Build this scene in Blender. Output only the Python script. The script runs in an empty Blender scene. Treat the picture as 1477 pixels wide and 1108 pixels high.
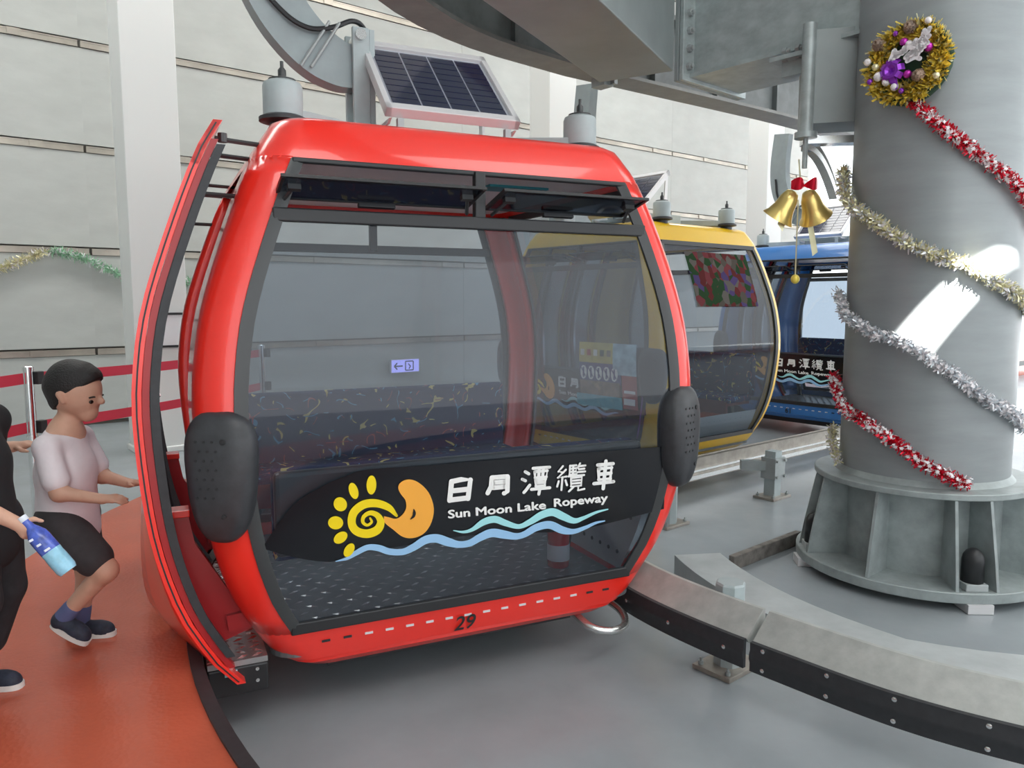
import bpy, bmesh, math, random
import numpy as np
from mathutils import Vector, Matrix
random.seed(7)
SC = bpy.context.scene
COL = SC.collection
PI = math.pi
# ------------------------------------------------------------------ camera, sky, lights
cam_d = bpy.data.cameras.new('camera'); cam = bpy.data.objects.new('camera', cam_d); COL.objects.link(cam)
cam_d.sensor_fit = 'HORIZONTAL'; cam_d.sensor_width = 36.0; cam_d.lens = 36.0 * 1109 / 1477
cam.location = (0, 0, 1.5)
cam.rotation_euler = (PI / 2 - math.atan(119 / 1109), 0, 0)
cam_d.clip_start = 0.05
SC.camera = cam
SC.view_settings.view_transform = 'Standard'; SC.view_settings.look = 'None'
SC.view_settings.gamma = 1.0; SC.view_settings.use_curve_mapping = False
SC.view_settings.exposure = 0.22
wd = bpy.data.worlds.new('sky'); SC.world = wd; wd.use_nodes = True
wd.node_tree.nodes['Background'].inputs[0].default_value = (0.93, 0.97, 1.0, 1)
wd.node_tree.nodes['Background'].inputs[1].default_value = 2.0
# hall frame: A = lane axis through the big column, N = towards the panelled wall
CC = Vector((2.81, 5.19, 0)); AN = math.radians(39)
LV = Vector((math.cos(AN), math.sin(AN), 0)); NV = Vector((-math.sin(AN), math.cos(AN), 0))
def H(s, n, z=0): return CC + LV * s + NV * n + Vector((0, 0, z))
SUN_DIR = Vector((math.cos(math.radians(50)) * math.cos(math.radians(262)), math.cos(math.radians(50)) * math.sin(math.radians(262)), math.sin(math.radians(50))))
sd = bpy.data.lights.new('sun', 'SUN'); sd.energy = 90; sd.angle = math.radians(0.5); sd.color = (1, 0.96, 0.9)
so = bpy.data.objects.new('sun', sd); COL.objects.link(so)
so.rotation_euler = SUN_DIR.to_track_quat('Z', 'Y').to_euler(); so.location = (0, 0, 20)
CEIL = 7.5
for (s, n, e, sx, sy) in [(-4, 5.2, 200, 7, 1.6), (4, 5.2, 200, 7, 1.6), (-3.5, -4.8, 260, 8, 2.5), (5, -3.5, 170, 7, 2)]:  # unseen area lights added below the ceiling to fill the hall
    ld = bpy.data.lights.new('hall_fill_light', 'AREA'); ld.shape = 'RECTANGLE'; ld.size = sx; ld.size_y = sy; ld.energy = e; ld.color = (1, 1, 0.97)
    lo = bpy.data.objects.new('hall_fill_light', ld); COL.objects.link(lo); lo.location = H(s, n, CEIL - 0.35); lo.rotation_euler = (0, 0, AN)

# ------------------------------------------------------------------ materials
MATS = {}
def mat(name, col, rough=0.5, metal=0.0, coat=0.0, var=0.0, vscale=6.0, bump=0.0, bscale=80.0, stretch=(1, 1, 1), emit=0.0, spec=0.5):
    m = bpy.data.materials.new(name); m.use_nodes = True; nt = m.node_tree; b = nt.nodes['Principled BSDF']
    b.inputs['Base Color'].default_value = (*col, 1); b.inputs['Roughness'].default_value = rough
    b.inputs['Metallic'].default_value = metal; b.inputs['Coat Weight'].default_value = coat; b.inputs['Coat Roughness'].default_value = 0.06
    b.inputs['Specular IOR Level'].default_value = spec
    if emit: b.inputs['Emission Color'].default_value = (*col, 1); b.inputs['Emission Strength'].default_value = emit
    if var or bump:
        tc = nt.nodes.new('ShaderNodeTexCoord'); mp = nt.nodes.new('ShaderNodeMapping'); mp.inputs['Scale'].default_value = stretch
        nt.links.new(tc.outputs['Object'], mp.inputs['Vector'])
    if var:
        n = nt.nodes.new('ShaderNodeTexNoise'); n.inputs['Scale'].default_value = vscale; n.inputs['Detail'].default_value = 6; n.inputs['Roughness'].default_value = 0.6
        nt.links.new(mp.outputs[0], n.inputs['Vector'])
        r = nt.nodes.new('ShaderNodeValToRGB'); r.color_ramp.elements[0].position = 0.32; r.color_ramp.elements[1].position = 0.68
        r.color_ramp.elements[0].color = (*[max(0, c * (1 - var)) for c in col], 1); r.color_ramp.elements[1].color = (*[min(1, c * (1 + var)) for c in col], 1)
        nt.links.new(n.outputs[0], r.inputs[0]); nt.links.new(r.outputs[0], b.inputs['Base Color'])
    if bump:
        n2 = nt.nodes.new('ShaderNodeTexNoise'); n2.inputs['Scale'].default_value = bscale; n2.inputs['Detail'].default_value = 3
        nt.links.new(mp.outputs[0], n2.inputs['Vector'])
        bp = nt.nodes.new('ShaderNodeBump'); bp.inputs['Strength'].default_value = bump; bp.inputs['Distance'].default_value = 0.01
        nt.links.new(n2.outputs[0], bp.inputs['Height']); nt.links.new(bp.outputs[0], b.inputs['Normal'])
    MATS[name] = m; return m
mat('red_paint', (0.90, 0.030, 0.018), 0.28, coat=0.6)
mat('red_dark', (0.36, 0.012, 0.015), 0.35, coat=0.2)
mat('yellow_paint', (0.86, 0.52, 0.01), 0.28, coat=0.6)
mat('blue_paint', (0.025, 0.17, 0.50), 0.28, coat=0.6)
mat('black_trim', (0.018, 0.019, 0.021), 0.42)
mat('black_rubber', (0.028, 0.030, 0.034), 0.5, var=0.15, vscale=30)
mat('bumper_black', (0.035, 0.037, 0.042), 0.42, var=0.2, vscale=25)
mat('dark_frame', (0.045, 0.048, 0.05), 0.3)
mat('sticker_black', (0.006, 0.007, 0.010), 0.18)
mat('logo_white', (0.88, 0.88, 0.86), 0.4)
mat('logo_yellow', (0.90, 0.68, 0.006), 0.4)
mat('logo_orange', (0.93, 0.42, 0.055), 0.4)
mat('logo_blue', (0.33, 0.57, 0.84), 0.4)
mat('logo_cyan', (0.38, 0.76, 0.80), 0.4)
mat('steel', (0.36, 0.39, 0.39), 0.42, metal=0.35, var=0.12, vscale=9)
mat('galvanised', (0.40, 0.45, 0.45), 0.40, metal=0.35, var=0.16, vscale=7, stretch=(1, 1, 1.6))
mat('column_paint', (0.295, 0.325, 0.335), 0.36, metal=0.15, var=0.07, vscale=4, stretch=(0.6, 0.6, 3), bump=0.03, bscale=10)
mat('base_paint', (0.33, 0.37, 0.37), 0.45, metal=0.15, var=0.18, vscale=8)
mat('beam_grey', (0.17, 0.185, 0.185), 0.5, var=0.2, vscale=5)
mat('beam_flange', (0.22, 0.22, 0.21), 0.45, metal=0.2, var=0.12, vscale=6)
mat('girder_grey', (0.28, 0.315, 0.315), 0.45, metal=0.1, var=0.1, vscale=2)
mat('bright_metal', (0.72, 0.73, 0.72), 0.22, metal=0.9)
mat('chrome', (0.82, 0.82, 0.82), 0.12, metal=1.0)
mat('brown_metal', (0.36, 0.33, 0.29), 0.4, metal=0.4, var=0.2, vscale=8)
mat('rail_plate', (0.42, 0.43, 0.41), 0.5, metal=0.15, var=0.14, vscale=10, bump=0.05, bscale=60)
mat('damper_grey', (0.40, 0.46, 0.47), 0.45, var=0.08)
mat('hanger_grey', (0.29, 0.335, 0.345), 0.42, metal=0.2, var=0.08)
mat('alu_white', (0.72, 0.71, 0.72), 0.35, metal=0.2)
mat('solar_cell', (0.010, 0.013, 0.045), 0.12, coat=0.5, var=0.25, vscale=12)
mat('solar_back', (0.45, 0.47, 0.52), 0.4)
mat('wall_panel', (0.50, 0.515, 0.49), 0.75, var=0.06, vscale=1.6, stretch=(1, 1, 2.5), bump=0.1, bscale=14)
mat('wall_backing', (0.16, 0.15, 0.13), 0.8)
mat('joint_metal', (0.46, 0.42, 0.36), 0.32, metal=0.6, var=0.25, vscale=1.2, stretch=(1, 1, 1))
mat('pillar_white', (0.82, 0.83, 0.81), 0.55)
mat('ceiling_white', (0.75, 0.76, 0.75), 0.8)
mat('grey_floor', (0.315, 0.345, 0.365), 0.26, var=0.10, vscale=1.3, bump=0.02, bscale=20)
mat('kerb_grey', (0.42, 0.45, 0.455), 0.5, var=0.12, vscale=4)
mat('pit_brown', (0.17, 0.155, 0.14), 0.8, var=0.4, vscale=12)
mat('belt_red', (0.62, 0.035, 0.075), 0.6)
mat('paper_white', (0.84, 0.84, 0.86), 0.6)
mat('skin', (0.60, 0.345, 0.245), 0.55, var=0.06, vscale=14)
mat('hair_black', (0.012, 0.011, 0.011), 0.55, bump=0.5, bscale=140)
mat('shirt_white', (0.76, 0.70, 0.73), 0.85, var=0.05, vscale=8, bump=0.25, bscale=18)
mat('shirt_black', (0.012, 0.013, 0.015), 0.85, bump=0.25, bscale=18)
mat('shorts_grey', (0.040, 0.037, 0.040), 0.85, var=0.15, vscale=20, bump=0.25, bscale=18)
mat('trouser_black', (0.016, 0.017, 0.02), 0.85, var=0.3, vscale=14, bump=0.3, bscale=16)
mat('sock_blue', (0.10, 0.12, 0.25), 0.9)
mat('shoe_navy', (0.020, 0.025, 0.045), 0.7, var=0.4, vscale=40)
mat('sole_white', (0.68, 0.65, 0.62), 0.6)
mat('eye_dark', (0.01, 0.008, 0.007), 0.2)
mat('eye_white', (0.75, 0.73, 0.70), 0.3)
mat('lip', (0.45, 0.16, 0.13), 0.5)
mat('bottle_blue', (0.07, 0.12, 0.52), 0.25, coat=0.5, var=0.5, vscale=22)
mat('bottle_cyan', (0.28, 0.58, 0.75), 0.25, coat=0.5, var=0.2, vscale=18)
mat('bottle_white', (0.75, 0.8, 0.88), 0.35)
mat('gold_foil', (0.85, 0.64, 0.22), 0.28, metal=0.7)
mat('gold_bright', (0.92, 0.72, 0.12), 0.3, metal=0.25)
mat('pale_gold', (0.80, 0.76, 0.50), 0.35, metal=0.55)
mat('silver_foil', (0.78, 0.82, 0.86), 0.28, metal=0.7)
mat('green_foil', (0.42, 0.68, 0.48), 0.35, metal=0.5)
mat('red_foil', (0.72, 0.012, 0.04), 0.28, metal=0.55)
mat('white_flake', (0.85, 0.82, 0.84), 0.4)
mat('purple_foil', (0.30, 0.05, 0.55), 0.2, metal=0.5)
mat('magenta_foil', (0.55, 0.04, 0.45), 0.2, metal=0.5)
mat('dark_green', (0.02, 0.06, 0.03), 0.6)
mat('ext_red', (0.62, 0.01, 0.015), 0.25, coat=0.4)
mat('teal', (0.03, 0.30, 0.36), 0.5)
mat('notice_yellow', (0.60, 0.52, 0.12), 0.4, var=0.25, vscale=14)
mat('notice_blue', (0.42, 0.62, 0.72), 0.4, var=0.3, vscale=14)
mat('notice_purple', (0.10, 0.09, 0.25), 0.4)
mat('notice_brown', (0.25, 0.17, 0.12), 0.4, var=0.6, vscale=16)
mat('notice_cyan', (0.06, 0.42, 0.52), 0.4, var=0.2, vscale=16)
mat('notice_red', (0.45, 0.05, 0.05), 0.4)
mat('post_orange', (0.55, 0.30, 0.10), 0.4, var=0.5, vscale=4)
mat('post_purple', (0.25, 0.08, 0.32), 0.4, var=0.5, vscale=6)
mat('exit_face', (0.45, 0.42, 1.0), 0.4, emit=1.6)
mat('exit_print', (0.02, 0.06, 0.18), 0.5)
mat('bench_red', (0.16, 0.035, 0.045), 0.5)
mat('perf_panel', (0.45, 0.48, 0.49), 0.4, metal=0.3)
mat('cabin_lining', (0.82, 0.82, 0.82), 0.5)
mat('tread_metal', (0.50, 0.50, 0.50), 0.3, metal=0.8, var=0.15, vscale=12)
mat('floor_metal', (0.20, 0.22, 0.23), 0.38, metal=0.5, var=0.15, vscale=12)

def mat_platform():
    m = mat('platform_red', (0.50, 0.105, 0.055), 0.24, var=0.10, vscale=1.4)
    nt = m.node_tree; b = nt.nodes['Principled BSDF']; tc = nt.nodes['Texture Coordinate']
    v = nt.nodes.new('ShaderNodeTexVoronoi'); v.inputs['Scale'].default_value = 55
    nt.links.new(tc.outputs['Object'], v.inputs['Vector'])
    bp = nt.nodes.new('ShaderNodeBump'); bp.inputs['Strength'].default_value = 0.10; bp.inputs['Distance'].default_value = 0.01
    nt.links.new(v.outputs[0], bp.inputs['Height']); nt.links.new(bp.outputs[0], b.inputs['Normal'])
mat_platform()
def mat_seat():
    m = mat('seat_fabric', (0.010, 0.022, 0.10), 0.85); nt = m.node_tree; b = nt.nodes['Principled BSDF']
    tc = nt.nodes.new('ShaderNodeTexCoord')
    def lines(scale, seed, w):
        mp = nt.nodes.new('ShaderNodeMapping'); mp.inputs['Location'].default_value = (seed, seed * 2.3, seed * 0.7)
        nt.links.new(tc.outputs['Object'], mp.inputs['Vector'])
        n = nt.nodes.new('ShaderNodeTexNoise'); n.inputs['Scale'].default_value = scale; n.inputs['Detail'].default_value = 0
        nt.links.new(mp.outputs[0], n.inputs['Vector'])
        a = nt.nodes.new('ShaderNodeMath'); a.operation = 'SUBTRACT'; a.inputs[1].default_value = 0.5; nt.links.new(n.outputs[0], a.inputs[0])
        c = nt.nodes.new('ShaderNodeMath'); c.operation = 'ABSOLUTE'; nt.links.new(a.outputs[0], c.inputs[0])
        l = nt.nodes.new('ShaderNodeMath'); l.operation = 'LESS_THAN'; l.inputs[1].default_value = w; nt.links.new(c.outputs[0], l.inputs[0])
        n2 = nt.nodes.new('ShaderNodeTexNoise'); n2.inputs['Scale'].default_value = scale * 1.9; n2.inputs['Detail'].default_value = 0
        nt.links.new(mp.outputs[0], n2.inputs['Vector'])
        g = nt.nodes.new('ShaderNodeMath'); g.operation = 'GREATER_THAN'; g.inputs[1].default_value = 0.585; nt.links.new(n2.outputs[0], g.inputs[0])
        mu = nt.nodes.new('ShaderNodeMath'); mu.operation = 'MULTIPLY'; nt.links.new(l.outputs[0], mu.inputs[0]); nt.links.new(g.outputs[0], mu.inputs[1])
        return mu.outputs[0]
    prev = (0.010, 0.022, 0.10, 1); sock = None
    for sc, sd_, w, c in [(9, 1.3, 0.022, (0.75, 0.62, 0.22, 1)), (10, 5.1, 0.02, (0.12, 0.35, 0.55, 1)), (8, 9.7, 0.010, (0.4, 0.10, 0.12, 1))]:
        mx = nt.nodes.new('ShaderNodeMix'); mx.data_type = 'RGBA'
        nt.links.new(lines(sc, sd_, w), mx.inputs['Factor'])
        if sock is None: mx.inputs['A'].default_value = prev
        else: nt.links.new(sock, mx.inputs['A'])
        mx.inputs['B'].default_value = c; sock = mx.outputs['Result']
    nt.links.new(sock, b.inputs['Base Color'])
mat_seat()
def mat_floral():
    m = mat('floral_print', (0.2, 0.2, 0.2), 0.8, spec=0.1); nt = m.node_tree; b = nt.nodes['Principled BSDF']
    tc = nt.nodes.new('ShaderNodeTexCoord'); v = nt.nodes.new('ShaderNodeTexVoronoi'); v.inputs['Scale'].default_value = 13
    nt.links.new(tc.outputs['Object'], v.inputs['Vector'])
    s = nt.nodes.new('ShaderNodeSeparateColor'); nt.links.new(v.outputs['Color'], s.inputs[0])
    r = nt.nodes.new('ShaderNodeValToRGB'); r.color_ramp.interpolation = 'CONSTANT'
    e = r.color_ramp.elements; e[0].position = 0; e[0].color = (0.015, 0.045, 0.015, 1); e[1].position = 0.28; e[1].color = (0.09, 0.015, 0.015, 1)
    for p, c in [(0.45, (0.07, 0.06, 0.05, 1)), (0.62, (0.10, 0.09, 0.08, 1)), (0.8, (0.14, 0.03, 0.035, 1)), (0.92, (0.06, 0.04, 0.12, 1))]:
        q = e.new(p); q.color = c
    nt.links.new(s.outputs[0], r.inputs[0]); nt.links.new(r.outputs[0], b.inputs['Base Color'])
mat_floral()
def mat_glass(name, tint, haze, hazecol, rough=0.03, gloss=1.0):
    m = bpy.data.materials.new(name); m.use_nodes = True; nt = m.node_tree; nt.nodes.clear()
    out = nt.nodes.new('ShaderNodeOutputMaterial'); tr = nt.nodes.new('ShaderNodeBsdfTransparent'); tr.inputs[0].default_value = (*tint, 1)
    df = nt.nodes.new('ShaderNodeBsdfDiffuse'); df.inputs[0].default_value = (*hazecol, 1)
    gl = nt.nodes.new('ShaderNodeBsdfGlossy'); gl.inputs['Roughness'].default_value = rough
    m1 = nt.nodes.new('ShaderNodeMixShader'); m1.inputs[0].default_value = haze
    nt.links.new(tr.outputs[0], m1.inputs[1]); nt.links.new(df.outputs[0], m1.inputs[2])
    lw = nt.nodes.new('ShaderNodeLayerWeight'); lw.inputs['Blend'].default_value = 0.5
    pw = nt.nodes.new('ShaderNodeMath'); pw.operation = 'POWER'; pw.inputs[1].default_value = 5; nt.links.new(lw.outputs['Facing'], pw.inputs[0])
    mu = nt.nodes.new('ShaderNodeMath'); mu.operation = 'MULTIPLY_ADD'; mu.inputs[1].default_value = 0.94 * gloss; mu.inputs[2].default_value = 0.05 * gloss; nt.links.new(pw.outputs[0], mu.inputs[0])
    m2 = nt.nodes.new('ShaderNodeMixShader'); nt.links.new(mu.outputs[0], m2.inputs[0])
    nt.links.new(m1.outputs[0], m2.inputs[1]); nt.links.new(gl.outputs[0], m2.inputs[2]); nt.links.new(m2.outputs[0], out.inputs[0])
    MATS[name] = m
mat_glass('tinted_pane', (0.53, 0.58, 0.63), 0.065, (0.24, 0.29, 0.37), 0.04)
mat_glass('clear_pane', (0.80, 0.86, 0.86), 0.02, (0.4, 0.4, 0.4), 0.02)
mat_glass('hopper_pane', (0.30, 0.34, 0.40), 0.05, (0.1, 0.12, 0.15), 0.03)

# ------------------------------------------------------------------ mesh helpers
class MB:
    def __init__(s): s.v = []; s.f = []; s.m = []; s.cur = 0
    def add(s, vs, fs):
        o = len(s.v); s.v += [tuple(p) for p in vs]; s.f += [tuple(i + o for i in f) for f in fs]; s.m += [s.cur] * len(fs); return s
    def box(s, c, size, R=None):
        hx, hy, hz = [k / 2 for k in size]; c = Vector(c)
        vs = [Vector((x * hx, y * hy, z * hz)) for x in (-1, 1) for y in (-1, 1) for z in (-1, 1)]
        if R is not None: vs = [R @ p for p in vs]
        return s.add([p + c for p in vs], [(0, 1, 3, 2), (4, 6, 7, 5), (0, 4, 5, 1), (2, 3, 7, 6), (0, 2, 6, 4), (1, 5, 7, 3)])
    def beam(s, a, b, w, h, up=(0, 0, 1)):
        a = Vector(a); b = Vector(b); d = (b - a); l = d.length; d.normalize(); u = Vector(up); x = d.cross(u).normalized(); u = x.cross(d)
        R = Matrix((x, d, u)).transposed(); return s.box((a + b) / 2, (w, l, h), R)
    def tube(s, pts, r, n=8, cap=True):
        pts = [Vector(p) for p in pts]; rs = r if isinstance(r, (list, tuple)) else [r] * len(pts); vs = []; fs = []
        prev = None
        for i, p in enumerate(pts):
            t = (pts[min(i + 1, len(pts) - 1)] - pts[max(i - 1, 0)]).normalized()
            if prev is None: x = t.cross(Vector((0, 0, 1)) if abs(t.z) < .9 else Vector((1, 0, 0))).normalized()
            else: x = (prev - t * prev.dot(t)).normalized()
            prev = x; y = t.cross(x)
            vs += [p + (x * math.cos(2 * PI * k / n) + y * math.sin(2 * PI * k / n)) * rs[i] for k in range(n)]
        for i in range(len(pts) - 1):
            fs += [(i * n + k, i * n + (k + 1) % n, (i + 1) * n + (k + 1) % n, (i + 1) * n + k) for k in range(n)]
        if cap: fs += [tuple(range(n))[::-1], tuple((len(pts) - 1) * n + k for k in range(n))]
        return s.add(vs, fs)
    def lathe(s, prof, c=(0, 0, 0), n=24, R=None):
        vs = []; fs = []; c = Vector(c)
        for (r, z) in prof:
            for k in range(n):
                p = Vector((r * math.cos(2 * PI * k / n), r * math.sin(2 * PI * k / n), z))
                vs.append((R @ p if R is not None else p) + c)
        m = len(prof)
        for i in range(m - 1): fs += [(i * n + k, i * n + (k + 1) % n, (i + 1) * n + (k + 1) % n, (i + 1) * n + k) for k in range(n)]
        fs += [tuple(range(n))[::-1], tuple((m - 1) * n + k for k in range(n))]
        return s.add(vs, fs)
    def prism(s, poly, z0, z1):
        n = len(poly); vs = [(p[0], p[1], z0) for p in poly] + [(p[0], p[1], z1) for p in poly]
        return s.add(vs, [tuple(range(n))[::-1], tuple(range(n, 2 * n))] + [(i, (i + 1) % n, n + (i + 1) % n, n + i) for i in range(n)])
    def extr(s, poly, off):
        off = Vector(off); n = len(poly); vs = [Vector(p) for p in poly]; vs += [p + off for p in vs]
        return s.add(vs, [tuple(range(n))[::-1], tuple(range(n, 2 * n))] + [(i, (i + 1) % n, n + (i + 1) % n, n + i) for i in range(n)])
    def grid(s, rows, close=False):
        n = len(rows[0]); vs = [p for r in rows for p in r]; fs = []
        for i in range(len(rows) - 1):
            for k in range(n if close else n - 1): fs.append((i * n + k, i * n + (k + 1) % n, (i + 1) * n + (k + 1) % n, (i + 1) * n + k))
        return s.add(vs, fs)
    def sweep(s, path, sect, up=(0, 0, 1)):
        """closed section (side, up) swept along a path lying in plan"""
        rows = []; path = [Vector(p) for p in path]
        for i, p in enumerate(path):
            t = (path[min(i + 1, len(path) - 1)] - path[max(i - 1, 0)]).normalized(); x = t.cross(Vector(up)).normalized(); u = x.cross(t)
            rows.append([p + x * a + u * b for a, b in sect])
        o = len(s.v); s.grid(rows, True); n = len(sect); m = len(path)
        s.f += [tuple(o + k for k in range(n))[::-1], tuple(o + (m - 1) * n + k for k in range(n))]; s.m += [s.cur] * 2
        return s
    def mesh(s, name, mats, smooth=None):
        me = bpy.data.meshes.new(name); me.from_pydata(s.v, [], s.f)
        for m in (mats if isinstance(mats, (list, tuple)) else [mats]): me.materials.append(MATS[m])
        if any(s.m): me.polygons.foreach_set('material_index', s.m)
        bm = bmesh.new(); bm.from_mesh(me); bmesh.ops.recalc_face_normals(bm, faces=bm.faces); bm.to_mesh(me); bm.free()
        if smooth: me.shade_smooth() if smooth is True else me.set_sharp_from_angle(angle=math.radians(smooth))
        me.update(); return me
    def build(s, name, mats, parent=None, smooth=None, loc=None, rz=None, bevel=0, solid=0):
        me = s.mesh(name, mats, smooth); o = bpy.data.objects.new(name, me); COL.objects.link(o)
        if parent is not None: o.parent = parent
        if loc is not None: o.location = loc
        if rz is not None: o.rotation_euler = (0, 0, rz)
        if solid:
            md = o.modifiers.new('thick', 'SOLIDIFY'); md.thickness = solid; md.offset = -1
        if bevel:
            md = o.modifiers.new('bev', 'BEVEL'); md.width = bevel; md.segments = 2; md.limit_method = 'ANGLE'
        return o
def obj(name, me, parent=None, loc=(0, 0, 0), rot=(0, 0, 0)):
    o = bpy.data.objects.new(name, me); COL.objects.link(o); o.location = loc; o.rotation_euler = rot
    if parent is not None: o.parent = parent
    return o
def tag(o, label, cat, group=None):
    o['label'] = label; o['category'] = cat
    if group: o['group'] = group
    return o
def struct(o, label=None):
    o['kind'] = 'structure'
    if label: o['label'] = label
    return o
def empty(name, loc=(0, 0, 0), rz=0):
    o = bpy.data.objects.new(name, None); COL.objects.link(o); o.location = loc; o.rotation_euler = (0, 0, rz); o.empty_display_size = 0.1; return o
def catmull(pts, k=8):
    P = [np.array(p, float) for p in pts]; P = [2 * P[0] - P[1]] + P + [2 * P[-1] - P[-2]]; out = []
    for i in range(1, len(P) - 2):
        for j in range(k):
            t = j / k; a, b, c, d = P[i - 1:i + 3]
            out.append(0.5 * ((2 * b) + (c - a) * t + (2 * a - 5 * b + 4 * c - d) * t * t + (3 * b - a - 3 * c + d) * t ** 3))
    out.append(P[-2]); return [tuple(p) for p in out]
def interp(tab):
    xs = [a for a, b in tab]; ys = [b for a, b in tab]
    dense = catmull(tab, 12); dx = [p[0] for p in dense]; dy = [p[1] for p in dense]
    return lambda z: float(np.interp(z, dx, dy))
def rotm(axis, ang): return Matrix.Rotation(ang, 3, axis)
def align(d):
    """3x3 taking +Z to d"""
    return Vector(d).to_track_quat('Z', 'Y').to_matrix()
def text_mesh(txt, offset=0.0, shear=0.0):
    cu = bpy.data.curves.new('t', 'FONT'); cu.body = txt; cu.size = 1; cu.offset = offset; cu.shear = shear; cu.resolution_u = 3
    o = bpy.data.objects.new('t', cu); COL.objects.link(o); bpy.context.view_layer.update()
    me = bpy.data.meshes.new_from_object(o.evaluated_get(bpy.context.evaluated_depsgraph_get()))
    vs = [(v.co.x, v.co.y) for v in me.vertices]; fs = [tuple(p.vertices) for p in me.polygons]
    bpy.data.objects.remove(o); bpy.data.curves.remove(cu); bpy.data.meshes.remove(me)
    return vs, fs

# ================================================================== SETTING
PIT = -0.35
fl = MB(); fl.add([H(-13.4, -12, PIT), H(30, -12, PIT), H(30, 12, PIT), H(-13.4, 12, PIT)], [(0, 1, 2, 3)])
struct(fl.build('floor', 'grey_floor'), 'smooth grey painted concrete floor')
def loop_path(r, s0=22, k=48):
    p = [(s0, r), (s0 / 2, r)] + [(r * math.cos(a), r * math.sin(a)) for a in [PI / 2 + PI * i / k for i in range(k + 1)]] + [(s0 / 2, -r), (s0, -r)]
    return p
RP0, RP1 = 4.66, 5.72
pa, pb = loop_path(RP0), loop_path(RP1)
m = MB(); m.grid([[H(s, n, PIT) for s, n in pa], [H(s, n, 0) for s, n in pa], [H(s, n, 0) for s, n in pb]])
struct(m.build('floor_platform', 'platform_red', smooth=30), 'glossy orange red boarding platform curving round the gondola')
pc = []
for s, n in pb:
    k = min(12.0 / max(abs(s), 1e-6) if s < 0 else 1e9, (8.3 if n > 0 else 12) / max(abs(n), 1e-6))
    pc.append((s, 8.3) if n > 0 and s >= 0 else ((s, -12) if n <= 0 and s >= 0 else (s * k, n * k)))
m = MB(); m.grid([[H(s, n, 0) for s, n in pb], [H(s, n, 0) for s, n in pc]])
struct(m.build('floor_upper', 'grey_floor'), 'grey concourse floor beyond the red platform')
m = MB(); m.sweep([H(s, n, 0.0) for s, n in loop_path(RP0 - 0.012, k=96)], [(-0.03, -0.10), (0.02, -0.10), (0.02, 0.012), (-0.03, 0.012)])
struct(m.build('trim_1', 'black_rubber', smooth=30), 'black rubber edge of the red platform')

WN = 8.2; SEAMS = [0.0, 0.9, 2.1, 3.3, 4.5, 5.7, 7.5]; BAYS = [-13.7, -8.65, -3.5, 1.98, 7.2, 12.4]
wall = MB(); wall.box((0, 0, 0), (26.2, 0.2, CEIL + .35))
wall = struct(wall.build('wall_back', 'wall_backing', loc=H(-.65, WN + 0.14, (CEIL - .35) / 2), rz=AN), 'pale concrete panel wall with metal joint strips')
for j in range(6):
    h = SEAMS[j + 1] - SEAMS[j] - 0.10
    for i in range(5):
        w = BAYS[i + 1] - BAYS[i] - 0.0005
        p = MB(); p.box((0, 0, 0), (w, 0.06, h))
        p.build('panel', 'wall_panel', wall, loc=((BAYS[i] + BAYS[i + 1]) / 2 + .65, -0.125 + random.uniform(-.004, .004), (SEAMS[j] + SEAMS[j + 1]) / 2 - (CEIL - .35) / 2))
for j in range(1, 6):
    for i in range(5):
        w = BAYS[i + 1] - BAYS[i] - 0.03
        p = MB(); p.box((0, 0, .022), (w, .02, .014)); p.box((0, .006, 0), (w, .02, .045)); p.box((0, 0, -.032), (w, .02, .024))
        for q in range(3):
            p.box((-w / 2 + w * (q * .37 + .12 + random.uniform(0, .1)), -.012, -.006), (0.13, .02, .075))
        p.build('joint_strip', 'joint_metal', wall, loc=((BAYS[i] + BAYS[i + 1]) / 2 + .65, -0.165, SEAMS[j] - (CEIL - .35) / 2))
m = MB(); m.box((0, 0, 0), (0.2, 20, CEIL + .35))
struct(m.build('wall_left', 'wall_panel', loc=H(-13.6, -1.8, (CEIL - .35) / 2), rz=AN))
# ceiling with one slanted skylight slit that lets the sun strip onto the column
quad = []
for th, z in [(219.8, 1.262), (280, 1.80), (305, 1.76), (242.2, 1.19)]:
    p = CC + Vector((.522 * math.cos(math.radians(th)), .522 * math.sin(math.radians(th)), z)); quad.append(p + SUN_DIR * ((CEIL - z) / SUN_DIR.z))
o4 = [H(-13.6, -20, CEIL), H(13, -20, CEIL), H(13, 8.4, CEIL), H(-13.6, 8.4, CEIL)]
qc = sum(quad, Vector()) / 4
quad.sort(key=lambda p: math.atan2((p - qc).y, (p - qc).x)); o4.sort(key=lambda p: math.atan2((p - qc).y, (p - qc).x))
best = min(range(4), key=lambda k: sum((quad[i] - o4[(i + k) % 4]).length for i in range(4)))
m = MB()
for zz in (0, 0.2):
    m.add([p + SUN_DIR * (zz / SUN_DIR.z) for p in quad] + [o4[(i + best) % 4] + Vector((0, 0, zz)) for i in range(4)], [(i, (i + 1) % 4, 4 + (i + 1) % 4, 4 + i) for i in range(4)])
struct(m.build('ceiling', 'ceiling_white'), 'white hall ceiling with a skylight slit')

# white pillars along the wall
for i, (s, txt) in enumerate([(-3.36, 'white square pillar carrying the framed notice behind the red belts'), (1.98, 'white square pillar against the wall behind the solar panel'), (7.2, 'white square pillar at the far end of the panel wall by the blue gondola'), (-8.65, 'white square pillar by the far left of the panel wall')]):
    m = MB(); m.box((0, 0, CEIL / 2), (0.50, 0.42, CEIL)); m.box((0, 0, .03), (.54, .46, .06))
    tag(m.build('white_pillar', 'pillar_white', loc=H(s, 6.0, 0), rz=AN, bevel=.01), txt, 'pillar')
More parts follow.
